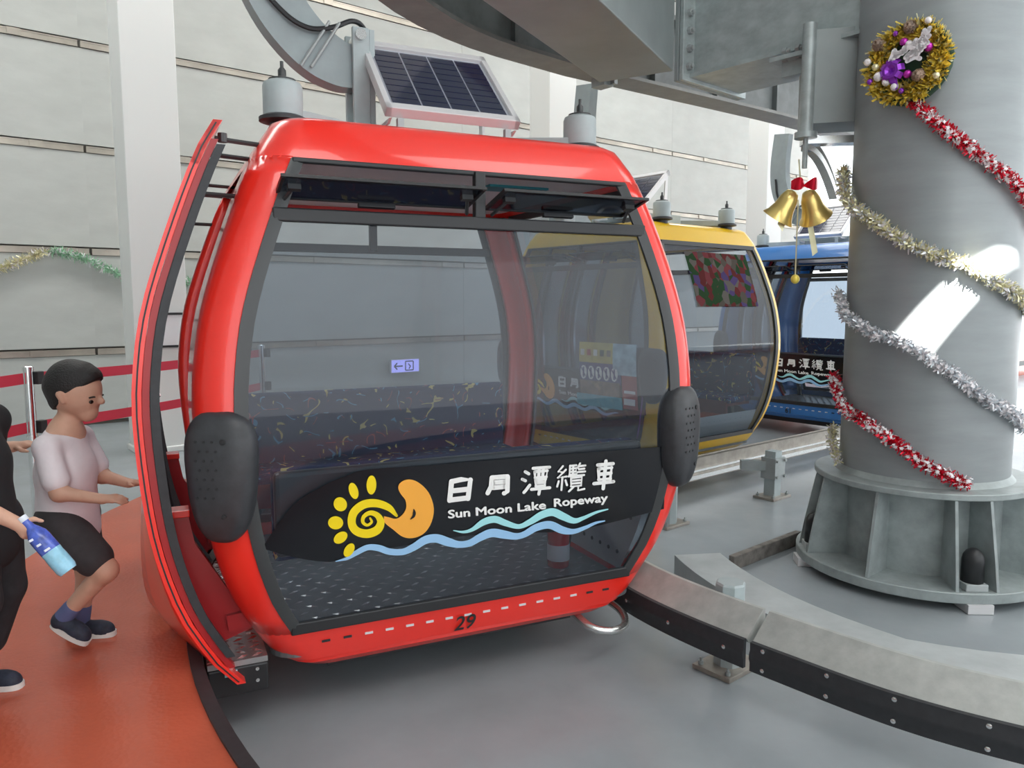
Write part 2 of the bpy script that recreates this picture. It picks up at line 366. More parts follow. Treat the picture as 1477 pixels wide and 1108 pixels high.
# framed notice on the first pillar (its face towards the platform)
e = empty('framed_notice', H(-3.19, 6.0 - .232, 1.22), AN)
m = MB(); m.box((0, 0, 0), (.36, .012, .30)); m.build('sheet', 'paper_white', e)
m = MB()
for sx in (-1, 1): m.box((sx * .19, 0, 0), (.022, .03, .34)); m.box((0, 0, sx * .16), (.402, .03, .022))
m.build('frame', 'black_trim', e)
tag(e, 'blank white notice in a thin black frame on the white pillar', 'notice')
# exit sign on the panel wall
e = empty('exit_sign', H(.8, WN - .07, .50), AN)
m = MB(); m.box((0, 0, 0), (.52, .05, .22)); m.build('housing', 'alu_white', e, bevel=.008)
m = MB(); m.box((0, -.027, 0), (.49, .006, .19)); m.build('lit_face', 'exit_face', e)
m = MB(); yy = -.032
m.beam((-.20, yy, 0), (-.05, yy, 0), .004, .022); m.beam((-.20, yy, 0), (-.15, yy, .05), .004, .022); m.beam((-.20, yy, 0), (-.15, yy, -.05), .004, .022)
for a, b in [((0, .07), (0, -.07)), ((0, .07), (.14, .07)), ((.14, .07), (.14, -.07)), ((0, -.07), (.14, -.07)), ((.05, .03), (.09, -.01)), ((.09, -.01), (.06, -.05))]:
    m.beam((a[0], yy, a[1]), (b[0], yy, b[1]), .018, .004, up=(0, -1, 0))
m.build('arrow_and_doorway_symbol', 'exit_print', e)
tag(e, 'lit violet exit sign with left arrow low on the panel wall', 'sign')

# ================================================================== COLUMN
col = empty('support_column', (CC.x, CC.y, PIT)); RC = 0.52; Z0 = -PIT
m = MB(); m.lathe([(RC, .71 - .0), (RC, 7.7)], n=64); m.build('shaft', 'column_paint', col, smooth=30)
m = MB(); m.lathe([(RC - .02, .10), (RC - .02, .68)], n=48); m.build('base_drum', 'base_paint', col, smooth=30)
m = MB(); m.lathe([(RC - .05, .655), (.675, .655), (.68, .66), (.68, .69), (.675, .695), (RC + .03, .695), (RC, .73)], n=64); m.build('collar_flange', 'base_paint', col, smooth=30)
m = MB(); m.lathe([(.78, .055), (.785, .06), (.785, .115), (.78, .12)], n=64); m.build('base_plate', 'base_paint', col, smooth=30)
for a in (-139, -101, -83, -45, -20, 12, 30, 66, 84, 120, 138, 164, 181):
    ar = math.radians(a); R = Matrix.Rotation(ar, 3, 'Z'); f = MB()
    prof = [(RC - .03, .12), (.765, .12), (.735, .30), (.665, .655), (RC - .03, .655)]
    f.extr([R @ Vector((r, -.009, z)) for r, z in prof], R @ Vector((0, .018, 0)))
    f.build('gusset_plate', 'base_paint', col)
for a in (-92, -33, 21, 75, 129, 172):
    ar = math.radians(a); c = (.685 * math.cos(ar), .685 * math.sin(ar), 0)
    f = MB(); f.box((c[0], c[1], .142), (.13, .13, .045), Matrix.Rotation(ar, 3, 'Z')); f.build('washer_plate', 'kerb_grey', col, bevel=.005)
    f = MB(); f.lathe([(.062, .165), (.062, .30), (.056, .33), (.04, .355), (.02, .368), (.002, .371)], c, 20); f.build('bolt_cap', 'black_trim', col, smooth=True)
    f = MB(); f.box((c[0] * 1.06, c[1] * 1.06, .03), (.15, .15, .055), Matrix.Rotation(ar, 3, 'Z')); f.build('grout_pad', 'alu_white', col)
m = MB(); m.lathe([(.62, 0), (.62, .05)], n=48); m.build('footing', 'pit_brown', col)
tag(col, 'thick round grey steel column wound with tinsel garlands', 'column')

# overhead girders
def R2(x, y, z=0): return Vector((CC.x + x, CC.y + y, z))
g = empty('box_girder'); g.parent = col; inv = -Vector(col.location)
ax = Vector((-.66, .75, 0)).normalized(); pr = Vector((.75, .66, 0)).normalized()
m = MB(); a0 = R2(-.48, .18, 3.3) + ax * -.25; a1 = R2(-1.36, 1.18, 3.3)
m.extr([p + inv for p in (a0, a1, a1 + pr * .62, a0 + pr * .62)], (0, 0, 1.3)); m.build('arm_box', 'galvanised', g)
m = MB(); off = -pr * .05 + Vector((0, 0, -.03))
m.extr([p + inv + off for p in (a0, a1, a1 + pr * .72, a0 + pr * .72)], (0, 0, .03)); m.build('bottom_plate', 'galvanised', g)
m = MB()
m.extr([p + inv for p in (a1 - pr * .14 + Vector((0, 0, -.06)), a1 - pr * .14 + ax * .04 + Vector((0, 0, -.06)), a1 + pr * .76 + ax * .04 + Vector((0, 0, -.06)), a1 + pr * .76 + Vector((0, 0, -.06)))], (0, 0, 1.4)); m.build('joint_flange', 'galvanised', g, bevel=.006)
m = MB(); a1b = a1 + ax * .046
m.extr([p + inv for p in (a1b - pr * .14 + Vector((0, 0, -.06)), a1b - pr * .14 + ax * .04 + Vector((0, 0, -.06)), a1b + pr * .76 + ax * .04 + Vector((0, 0, -.06)), a1b + pr * .76 + Vector((0, 0, -.06)))], (0, 0, 1.4)); m.build('joint_flange', 'girder_grey', g, bevel=.006)
nut = MB(); nut.lathe([(.030, 0), (.030, .03), (.018, .03), (.018, .05), (.002, .052)], n=6, R=align(-ax)); nut_me = nut.mesh('nut', 'steel')
for k in range(9): obj('nut', nut_me, g, a1 + inv - pr * .075 + Vector((0, 0, .05 + k * .135)))
m = MB(); BP = [R2(-2.08, 1.47, 3.32), R2(-1.525, 1.155, 3.32), R2(-2.47, -.67, 3.32), R2(-3.14, -.58, 3.32)]
m.extr([p + inv for p in BP], (0, 0, 1.1)); m.build('cross_box', 'girder_grey', g, bevel=.01)
for k, (dx, dz) in enumerate([(0.12, 0), (.22, 0), (.12, -.04), (.22, -.04)]):
    obj('nut', nut_me, g, a0 + ax * (.55 + dx) + inv - pr * .06 + Vector((0, 0, -.03 + dz)))
m = MB(); m.box(a0 + ax * .72 - pr * .04 + inv + Vector((0, 0, -.075)), (.26, .14, .03), Matrix.Rotation(math.atan2(ax.y, ax.x), 3, 'Z'))
m.box(a0 + ax * .72 + pr * .0 + inv + Vector((0, 0, -.13)), (.16, .05, .12), Matrix.Rotation(math.atan2(ax.y, ax.x), 3, 'Z')); m.build('clamp_bracket', 'galvanised', g)
# lower bracket box with pipe
b = empty('bracket_box'); b.parent = col
p0 = R2(-.40, .18, 2.72); p1 = R2(-.80, .28, 2.72); pd = (p1 - p0).normalized(); pn = Vector((-pd.y, pd.x, 0))
m = MB(); m.extr([p + inv for p in (p0, p1, p1 - pn * .35, p0 - pn * .35)], (0, 0, .62)); m.build('box', 'girder_grey', b)
m = MB(); m.lathe([(.045, -.08), (.045, .66)], p1 + inv - pd * .02, 20); m.lathe([(.075, -.10), (.075, -.06)], p1 + inv - pd * .02, 20); m.lathe([(.018, -.3), (.018, -.1)], p1 + inv - pd * .02, 12); m.build('end_pipe', 'galvanised', b, smooth=30)
m = MB(); m.beam(p1 + inv + Vector((0, 0, -.11)) - pn * .05, p0 + inv + Vector((0, 0, -.11)) - pn * .1, .12, .05); m.build('lower_arm', 'bright_metal', b)
m = MB(); pts = [p1 + inv + Vector((0.02 + .34 * t, .3 * t, -.16 - .30 * t * t)) for t in [i / 8 for i in range(9)]]
m.sweep(pts, [(-.03, -.02), (.03, -.02), (.03, .02), (-.03, .02)]); m.sweep([p + Vector((.05, .12, .10)) for p in pts], [(-.03, -.02), (.03, -.02), (.03, .02), (-.03, .02)])
m.build('curved_guide', 'bright_metal', b)
# curved track beam over the lane
tp = [(-1.2 + 2.8 * math.cos(math.radians(a)), 2.8 * math.sin(math.radians(a))) for a in range(262, 92, -6)] + [(-.6, 2.84), (.3, 2.80), (1.2, 2.76), (2.2, 2.72), (8, 2.7)]
t = empty('track_beam', H(-1.2, 2.8, 3.5)); inv = -t.location
tpw = [H(s, n, 3.5) + inv for s, n in tp]
m = MB(); m.sweep(tpw, [(-.13, 0), (.17, 0), (.17, .03), (-.11, .03), (-.11, .10), (-.13, .10)]); m.build('bottom_flange', 'beam_flange', t, smooth=30)
m = MB(); m.sweep(tpw, [(.02, .02), (.05, .02), (.05, .62), (.02, .62)]); m.build('web', 'beam_grey', t, smooth=30)
m = MB(); m.sweep(tpw, [(-.13, .60), (.22, .60), (.22, .64), (-.13, .64)]); m.build('top_flange', 'beam_grey', t, smooth=30)
for k in (28, 29, 30, 31, 32):
    p = tpw[min(k, len(tpw) - 1)]; m = MB(); m.box(p + Vector((0, 0, .3)), (.03, .22, .55), Matrix.Rotation(AN, 3, 'Z')); m.build('stiffener', 'beam_grey', t)
m = MB(); q = H(-.30, 2.80, 3.46) + inv; m.box(q, (.12, .16, .08), Matrix.Rotation(AN, 3, 'Z')); m.box(q + Vector((.05, 0, .06)), (.04, .2, .18), Matrix.Rotation(AN, 3, 'Z')); m.build('sensor_block', 'steel', t)
tag(t, 'dark curved track beam sweeping overhead round the gondola lane', 'beam')

# ================================================================== GUIDE RAILS, POSTS, KERB
RAIL = [(3.35, 1.98), (1.87, 2.64), (1.2, 3.23), (.63, 4.03), (.42, 4.9), (.6, 5.8), (1.0, 6.55), tuple(H(.35, 2.35)[:2]), tuple(H(3.4, 2.40)[:2]), tuple(H(8.5, 2.40)[:2])]
rl = catmull(RAIL, 30)
def rail_seg(i0, i1, kind, label):
    path = [Vector((x, y, 0)) for x, y in rl[i0:i1 + 1]]; e = empty('guide_rail', path[len(path) // 2] + Vector((0, 0, -.17))); off = -Vector(e.location)
    path = [p + off for p in path]
    if kind == 'rubber':
        m = MB(); m.sweep(path, [(.0, -.035), (.13, .07), (.15, .07), (.15, -.06), (.13, -.06), (.02, -.06)]); m.build('sloped_plate', 'rail_plate', e, smooth=30)
        m = MB(); m.sweep(path, [(-.022, -.17), (-.022, -.13), (-.03, -.11), (-.03, -.09), (-.022, -.07), (-.022, -.035), (-.002, -.033), (-.002, -.17)]); m.build('rubber_strip', 'black_rubber', e, smooth=40)
        bm_ = MB(); bm_.lathe([(.010, 0), (.010, .004), (.003, .007)], n=10, R=align((0, -1, 0))); bme = bm_.mesh('bolt', 'bright_metal', 30)
        for k in range(3, len(path) - 1, 10):
            tt = (path[k + 1] - path[k - 1]).normalized(); nn = Vector((-tt.y, tt.x, 0))
            for zz in ((-.055, -.145) if i0 == 0 else (-.10,)):
                obj('bolt', bme, e, path[k] + nn * (.022 if i0 == 0 else .030) + Vector((0, 0, zz)), (0, 0, math.atan2(nn.y, nn.x) + PI / 2))
    else:
        m = MB(); m.sweep(path, [(0, -.24), (.03, -.24), (.03, -.02), (.10, .02), (.10, .03), (0, .0)]); m.build('side_plate', 'brown_metal', e, smooth=30)
        m = MB(); m.sweep(path, [(.03, -.22), (.06, -.22), (.06, -.18), (.03, -.18)]); m.sweep(path, [(.03, -.15), (.05, -.15), (.05, -.13), (.03, -.13)]); m.build('channel_strip', 'bright_metal', e, smooth=30)
    tag(e, label, 'rail')
    return e
rail_seg(0, 65, 'rubber', 'curved guide rail with twin-bolted black rubber strip in front of the column')
rail_seg(66, 165, 'rubber', 'curved guide rail with single-bolted black rubber strip beside the red gondola')
rail_seg(168, 270, 'plain', 'straight weathered metal guide rail in front of the yellow gondola')
def rail_post(x, y, top, kind, label, group=None):
    e = empty('rail_post', (x, y, PIT)); r = math.radians(40)
    m = MB(); m.box((0, 0, .012), (.30, .22, .024), Matrix.Rotation(r, 3, 'Z')); m.build('foot_plate', 'brown_metal', e, bevel=.003)
    for sx in (-1, 1):
        for sy in (-1, 1):
            p = Matrix.Rotation(r, 3, 'Z') @ Vector((sx * .12, sy * .08, .024)); m = MB(); m.lathe([(.014, 0), (.014, .018), (.006, .018), (.006, .035)], p, 8); m.build('anchor_bolt', 'steel', e)
    m = MB()
    if kind == 'round': m.lathe([(.075, .02), (.075, top - PIT - .01), (.068, top - PIT)], n=8)
    else:
        m.box((0, 0, (top - PIT) / 2), (.11, .11, top - PIT), Matrix.Rotation(r, 3, 'Z'))
    m.build('stem', 'damper_grey', e)
    if kind != 'round':
        m = MB(); m.box((0, -.0, top - PIT - .16), (.17, .15, .20), Matrix.Rotation(r, 3, 'Z')); m.beam((0, 0, top - PIT - .14), (-.30, .02, top - PIT - .14), .08, .09); m.build('clamp', 'steel', e)
        for sx in (-1, 1):
            for sz in (-1, 1):
                p = Matrix.Rotation(r, 3, 'Z') @ Vector((sx * .065, -.08, top - PIT - .16 + sz * .075)); m = MB(); m.lathe([(.014, 0), (.014, .016)], p, 8, align((.64, -.77, 0))); m.build('clamp_bolt', 'steel', e)
    else:
        m = MB(); m.beam((0, 0, top - PIT - .2), (-.10, -.12, top - PIT - .2), .06, .06); m.build('clamp', 'steel', e)
    tag(e, label, 'post', group)
rail_post(1.10, 3.74, .10, 'round', 'stubby grey octagonal post carrying the rubber guide rail')
rail_post(2.47, 7.15, .10, 'square', 'square grey post with bolted clamp before the weathered rail')
rail_post(1.30, 6.25, -.02, 'round', 'short post with foot plate half hidden behind the red gondola')
# kerb round the column pit
kp = [CC + Vector((1.56 * math.cos(a) * k, 1.56 * math.sin(a) * k, PIT)) for a, k in [(math.radians(186 + i * 6), 1 + .0022 * i * i if i < 9 else 1.18) for i in range(22)]]
m = MB(); m.sweep(kp, [(-.17, 0), (.17, 0), (.17, .16), (-.15, .16), (-.17, .14)]); ob = m.build('pit_kerb', 'kerb_grey', None, smooth=30)
tag(ob, 'low pale grey concrete kerb curving round the column base', 'kerb')
m = MB(); m.beam((1.52, 5.16, PIT + .05), (2.20, 5.75, PIT + .05), .05, .10); ob = m.build('pit_edge', 'pit_brown', None, bevel=.006)
tag(ob, 'rough brown pit edge between the kerb and the column', 'kerb')

# ================================================================== BELT BARRIER
BPTS = [(-3.75, 3.35), (-3.17, 5.02), (-2.45, 7.5)]
for k, (x, y) in enumerate(BPTS[1:]):
    e = empty('belt_stanchion', (x, y, 0))
    m = MB(); m.lathe([(.17, 0), (.17, .015), (.15, .03), (.04, .045), (.032, .06)], n=28); m.build('base', 'steel', e, smooth=30)
    m = MB(); m.lathe([(.032, .05), (.032, 1.05), (.036, 1.05), (.036, 1.075), (.03, 1.08)], n=20); m.lathe([(.036, .60), (.036, .62)], n=20); m.build('pole', 'chrome', e, smooth=30)
    for zz in (1.0, .675):
        m = MB(); m.box((.045, .03, zz), (.05, .05, .085), Matrix.Rotation(1.2, 3, 'Z')); m.build('belt_clip', 'black_trim', e, bevel=.005)
    tag(e, ['chrome belt stanchion standing beside the boy', 'chrome belt stanchion standing behind the red gondola'][k], 'stanchion')
for k in range(2):
    for zz, w in ((1.0, 'upper'), (.675, 'lower')):
        a = Vector((*BPTS[k], zz)); b2 = Vector((*BPTS[k + 1], zz)); pts = [a.lerp(b2, t / 10) + Vector((0, 0, -.02 * math.sin(PI * t / 10))) for t in range(11)]
        d = (b2 - a).normalized(); pts[0] += d * .05; pts[-1] -= d * .04
        m = MB(); m.sweep([p - pts[0] for p in pts], [(-.0015, -.036), (.0015, -.036), (.0015, .036), (-.0015, .036)])
        tag(m.build('barrier_belt', 'belt_red', loc=pts[0]), f'{w} red barrier belt ' + ['reaching the stanchion from outside the platform edge', 'running behind the boy towards the white pillar'][k], 'belt')

# ================================================================== GONDOLA CABINS
WF = interp([(-.10, .83), (0, .925), (.12, 1.0), (.3, 1.085), (.6, 1.16), (1.0, 1.195), (1.25, 1.185), (1.5, 1.14), (1.83, 1.03), (2.08, .93), (2.2, .86)])
DF = interp([(-.10, .85), (0, .88), (.12, .905), (.4, .97), (.8, 1.012), (1.05, 1.02), (1.5, .99), (1.83, .95), (2.08, .90), (2.2, .855)])
CR = 0.14; EW = 0.15; SW = 0.16; WZ0, WZ1, BARZ = 0.10, 2.07, 1.83
def zs(a, b, n): return [a + (b - a) * i / n for i in range(n + 1)]
def outline(z, off=0.0, k=6):
    w, d = WF(z) - off, DF(z) - off; r = max(CR - off, .03); pts = []
    for sx, sy, a0 in ((1, -1, -90), (1, 1, 0), (-1, 1, 90), (-1, -1, 180)):
        for i in range(k + 1):
            a = math.radians(a0 + 90 * i / k); pts.append(Vector((sx * (w - r) + r * math.cos(a), sy * (d - r) + r * math.sin(a), z)))
    return pts
HM = [0.0009834896149938084, -4.402854612909858e-06, -0.7644689609923558, -0.00017697682987854896, -0.0009524327412295989, 0.9259709627914667, -0.00011798455325236596, -2.8272971475203057e-05]
def face(u, v, off=0.004):
    k = HM[6] * u + HM[7] * v + 1; x = (HM[0] * u + HM[1] * v + HM[2]) / k; z = (HM[3] * u + HM[4] * v + HM[5]) / k
    return Vector((x, -DF(z) - off, z))
def stroke(pts, widths, smooth=True, cap=6):
    """flat brush stroke in drawing units -> verts, faces"""
    if smooth and len(pts) > 2:
        q = catmull([(*p, w) for p, w in zip(pts, widths)], 6)
    else: q = [(*p, w) for p, w in zip(pts, widths)]
    vs = []; fs = []
    for i, (x, y, w) in enumerate(q):
        ax_, ay_ = q[max(i - 1, 0)][:2]; bx_, by_ = q[min(i + 1, len(q) - 1)][:2]; l = math.hypot(bx_ - ax_, by_ - ay_) or 1
        nx, ny = -(by_ - ay_) / l, (bx_ - ax_) / l
        vs += [(x + nx * w / 2, y + ny * w / 2), (x - nx * w / 2, y - ny * w / 2)]
        if i: fs.append((2 * i - 2, 2 * i - 1, 2 * i + 1, 2 * i))
    for (x, y, w) in ((q[0], q[-1]) if cap else ()):
        o = len(vs); vs += [(x + math.cos(2 * PI * k / 10) * w / 2, y + math.sin(2 * PI * k / 10) * w / 2) for k in range(10)]; fs.append(tuple(range(o, o + 10)))
    return vs, fs
def flat(vs, fs, off, mb=None):
    mb = mb or MB(); mb.add([face(u, v, off) for u, v in vs], fs); return mb
def ellipse(cx, cy, rx, ry, rot):
    c, s = math.cos(math.radians(rot)), math.sin(math.radians(rot))
    return [(cx + rx * math.cos(t) * c - ry * math.sin(t) * s, cy + rx * math.cos(t) * s + ry * math.sin(t) * c) for t in [2 * PI * k / 24 for k in range(24)]]
GLYPHS = [  # five characters, brush strokes in drawing units
    (23, [[(628, 166), (622, 252)], [(630, 166), (670, 158), (712, 160), (704, 244)], [(638, 208), (698, 202)], [(626, 250), (702, 241)]]),
    (21, [[(808, 152), (806, 190), (792, 220)], [(808, 150), (878, 145)], [(879, 146), (880, 212), (866, 221)], [(815, 173), (870, 168)], [(814, 196), (868, 191)]]),
    (14, [[(957, 124), (974, 134)], [(945, 158), (960, 165)], [(955, 218), (966, 205), (980, 185)], [(992, 109), (1066, 104)], [(1000, 124), (1056, 120), (1053, 148), (1003, 152), (1000, 124)], [(1019, 110), (1018, 150)], [(1038, 108), (1036, 148)],
          [(1005, 162), (1050, 158), (1047, 187), (1008, 190), (1005, 162)], [(1008, 175), (1046, 172)], [(988, 204), (1070, 197)], [(1027, 192), (1022, 226)]]),
    (9.5, [[(1126, 100), (1107, 124), (1130, 128)], [(1140, 116), (1106, 152), (1144, 147)], [(1126, 150), (1124, 208)], [(1110, 168), (1104, 192)], [(1140, 164), (1148, 186)],
         [(1158, 98), (1157, 138), (1188, 135)], [(1158, 99), (1186, 96)], [(1172, 98), (1172, 137)], [(1158, 112), (1186, 109), (1185, 124), (1158, 126)], [(1202, 88), (1193, 108)], [(1200, 100), (1226, 97)], [(1198, 114), (1222, 111)],
         [(1192, 127), (1226, 124)], [(1152, 146), (1222, 140)], [(1164, 153), (1213, 149), (1211, 188), (1166, 192), (1164, 153)], [(1166, 166), (1210, 162)], [(1167, 179), (1210, 175)], [(1178, 192), (1157, 214)], [(1198, 190), (1199, 209), (1226, 203)]]),
    (16, [[(1283, 96), (1352, 90)], [(1288, 113), (1346, 108), (1343, 158), (1291, 162), (1288, 113)], [(1291, 138), (1344, 133)], [(1270, 180), (1358, 171)], [(1319, 78), (1313, 203)]])]
def build_logo(pane, full=True):
    top = [(-200, 460), (-191, 431), (-75, 270), (67, 179), (160, 140), (248, 112), (500, 96), (800, 73), (1100, 50), (1590, 14)]
    bot = [(-200, 470), (-60, 510), (60, 530), (130, 525), (220, 475), (330, 475), (600, 430), (850, 405), (1200, 395), (1600, 300)]
    tp_ = catmull(top, 6); bp_ = catmull(bot, 6); rows = []
    for t in zs(0, 1, 10): rows.append([face(a[0] + (b[0] - a[0]) * t, a[1] + (b[1] - a[1]) * t, .003) for a, b in zip(tp_, bp_)])
    m = MB(); m.grid(rows); m.build('black_sticker', 'sticker_black', pane)
    P1 = [(120, 528, 4), (170, 515, 14), (210, 490, 24), (260, 465, 27), (310, 468, 30), (360, 485, 30), (420, 487, 30), (470, 465, 34), (520, 433, 38), (570, 426, 40), (620, 442, 40), (670, 455, 32), (720, 450, 32), (770, 422, 36), (820, 403, 40), (880, 412, 38), (930, 420, 30), (970, 410, 30), (1020, 380, 34), (1080, 368, 36), (1140, 393, 34), (1190, 400, 25), (1240, 384, 18), (1290, 361, 12), (1330, 352, 6)]
    P2 = [(645, 390, 4), (690, 397, 12), (730, 386, 18), (780, 352, 30), (830, 340, 32), (880, 358, 28), (940, 374, 22), (990, 353, 28), (1040, 322, 34), (1090, 309, 36), (1140, 330, 34), (1190, 350, 26), (1230, 338, 18), (1290, 311, 12), (1340, 298, 6)]
    flat(*stroke([p[:2] for p in P1], [p[2] for p in P1]), .008).build('blue_wave', 'logo_blue', pane)
    flat(*stroke([p[:2] for p in P2], [p[2] for p in P2]), .009).build('cyan_wave', 'logo_cyan', pane)
    S = [(386, 320, 12), (350, 283, 30), (295, 263, 36), (238, 268, 38), (195, 303, 38), (186, 352, 36), (208, 388, 38), (255, 401, 40), (300, 385, 40), (316, 350, 34), (300, 318, 26), (268, 306, 22), (240, 322, 18), (236, 348, 15), (256, 362, 13), (275, 348, 12), (268, 330, 9)]
    flat(*stroke([p[:2] for p in S], [p[2] for p in S]), .009).build('sun_spiral', 'logo_yellow', pane)
    for (cx, cy, rx, ry, rot) in [(270, 180, 22, 43, 0), (191, 206, 20, 38, -18), (133, 266, 29, 33, -30), (114, 350, 34, 30, 10), (138, 418, 34, 24, -38), (178, 476, 21, 34, 28)]:
        flat(ellipse(cx, cy, rx, ry, rot), [tuple(range(24))], .009).build('sun_ray', 'logo_yellow', pane)
    moon = [(330, 322), (352, 327), (385, 334), (412, 316), (428, 286), (424, 250), (404, 224), (391, 198), (396, 174), (426, 157), (465, 162), (505, 190), (535, 230), (553, 290), (545, 350), (520, 395), (485, 418), (445, 424), (410, 413), (375, 385), (345, 362), (331, 345)]
    mo = catmull(moon + [moon[0]], 3)[:-1]; flat(mo, [tuple(range(len(mo)))], .008).build('moon', 'logo_orange', pane)
    flat(*stroke([(449, 336), (462, 322), (465, 306), (462, 291)], [4, 12, 13, 4]), .011).build('moon_smile', 'sticker_black', pane)
    for w, sts in GLYPHS:
        mb = MB()
        for k, s_ in enumerate(sts): flat(*stroke(s_, [w] * len(s_), smooth=False), .009 + .0002 * k, mb)
        if full: 
            for s_ in sts:
                for (x, y) in s_[1:-1]: mb.add([face(x + math.cos(2 * PI * q / 10) * w / 2, y + math.sin(2 * PI * q / 10) * w / 2, .0088) for q in range(10)], [tuple(range(10))])
        mb.build('character', 'logo_white', pane)
    for word, u0, v0, ex, ey in [('Sun Moon Lake', 620, 333, 437, -40), ('Ropeway', 1096, 284, 240, -22)]:
        vs, fs = text_mesh(word, .0); x0 = min(v[0] for v in vs); wd_ = max(v[0] for v in vs) - x0; hx, hy = ex / wd_, ey / wd_
        cap = 52
        q = [(u0 + (x - x0) * hx - y * 4, v0 + (x - x0) * hy - y * cap) for x, y in vs]
        mb = MB()
        for k, (du, dv) in enumerate([(0, 0), (-2.2, 0), (2.2, 0), (0, -1.6), (0, 1.6), (1.5, 1.2), (-1.5, -1.2)]): flat([(a + du, b + dv) for a, b in q], fs, .009 + .0002 * k, mb)
        mb.build('word_lettering', 'logo_white', pane)

def quad_strip(fa, fb, za, zb, n=16):
    m = MB(); rows = []
    for z in zs(za, zb, n):
        a, b = fa(z), fb(z); rows.append([a, b])
    return m.grid(rows)
def sdome(hx, hy, hz, p=2.6, n=20, mrow=14):
    """superellipsoid"""
    f = lambda c, e: math.copysign(abs(c) ** e, c); e = 2 / p; rows = []
    for i in range(mrow + 1):
        a = -PI / 2 + PI * i / mrow
        rows.append([Vector((hx * f(math.cos(a), e) * f(math.cos(b), e), hy * f(math.cos(a), e) * f(math.sin(b), e), hz * f(math.sin(a), e))) for b in [2 * PI * k / n for k in range(n)]])
    return rows

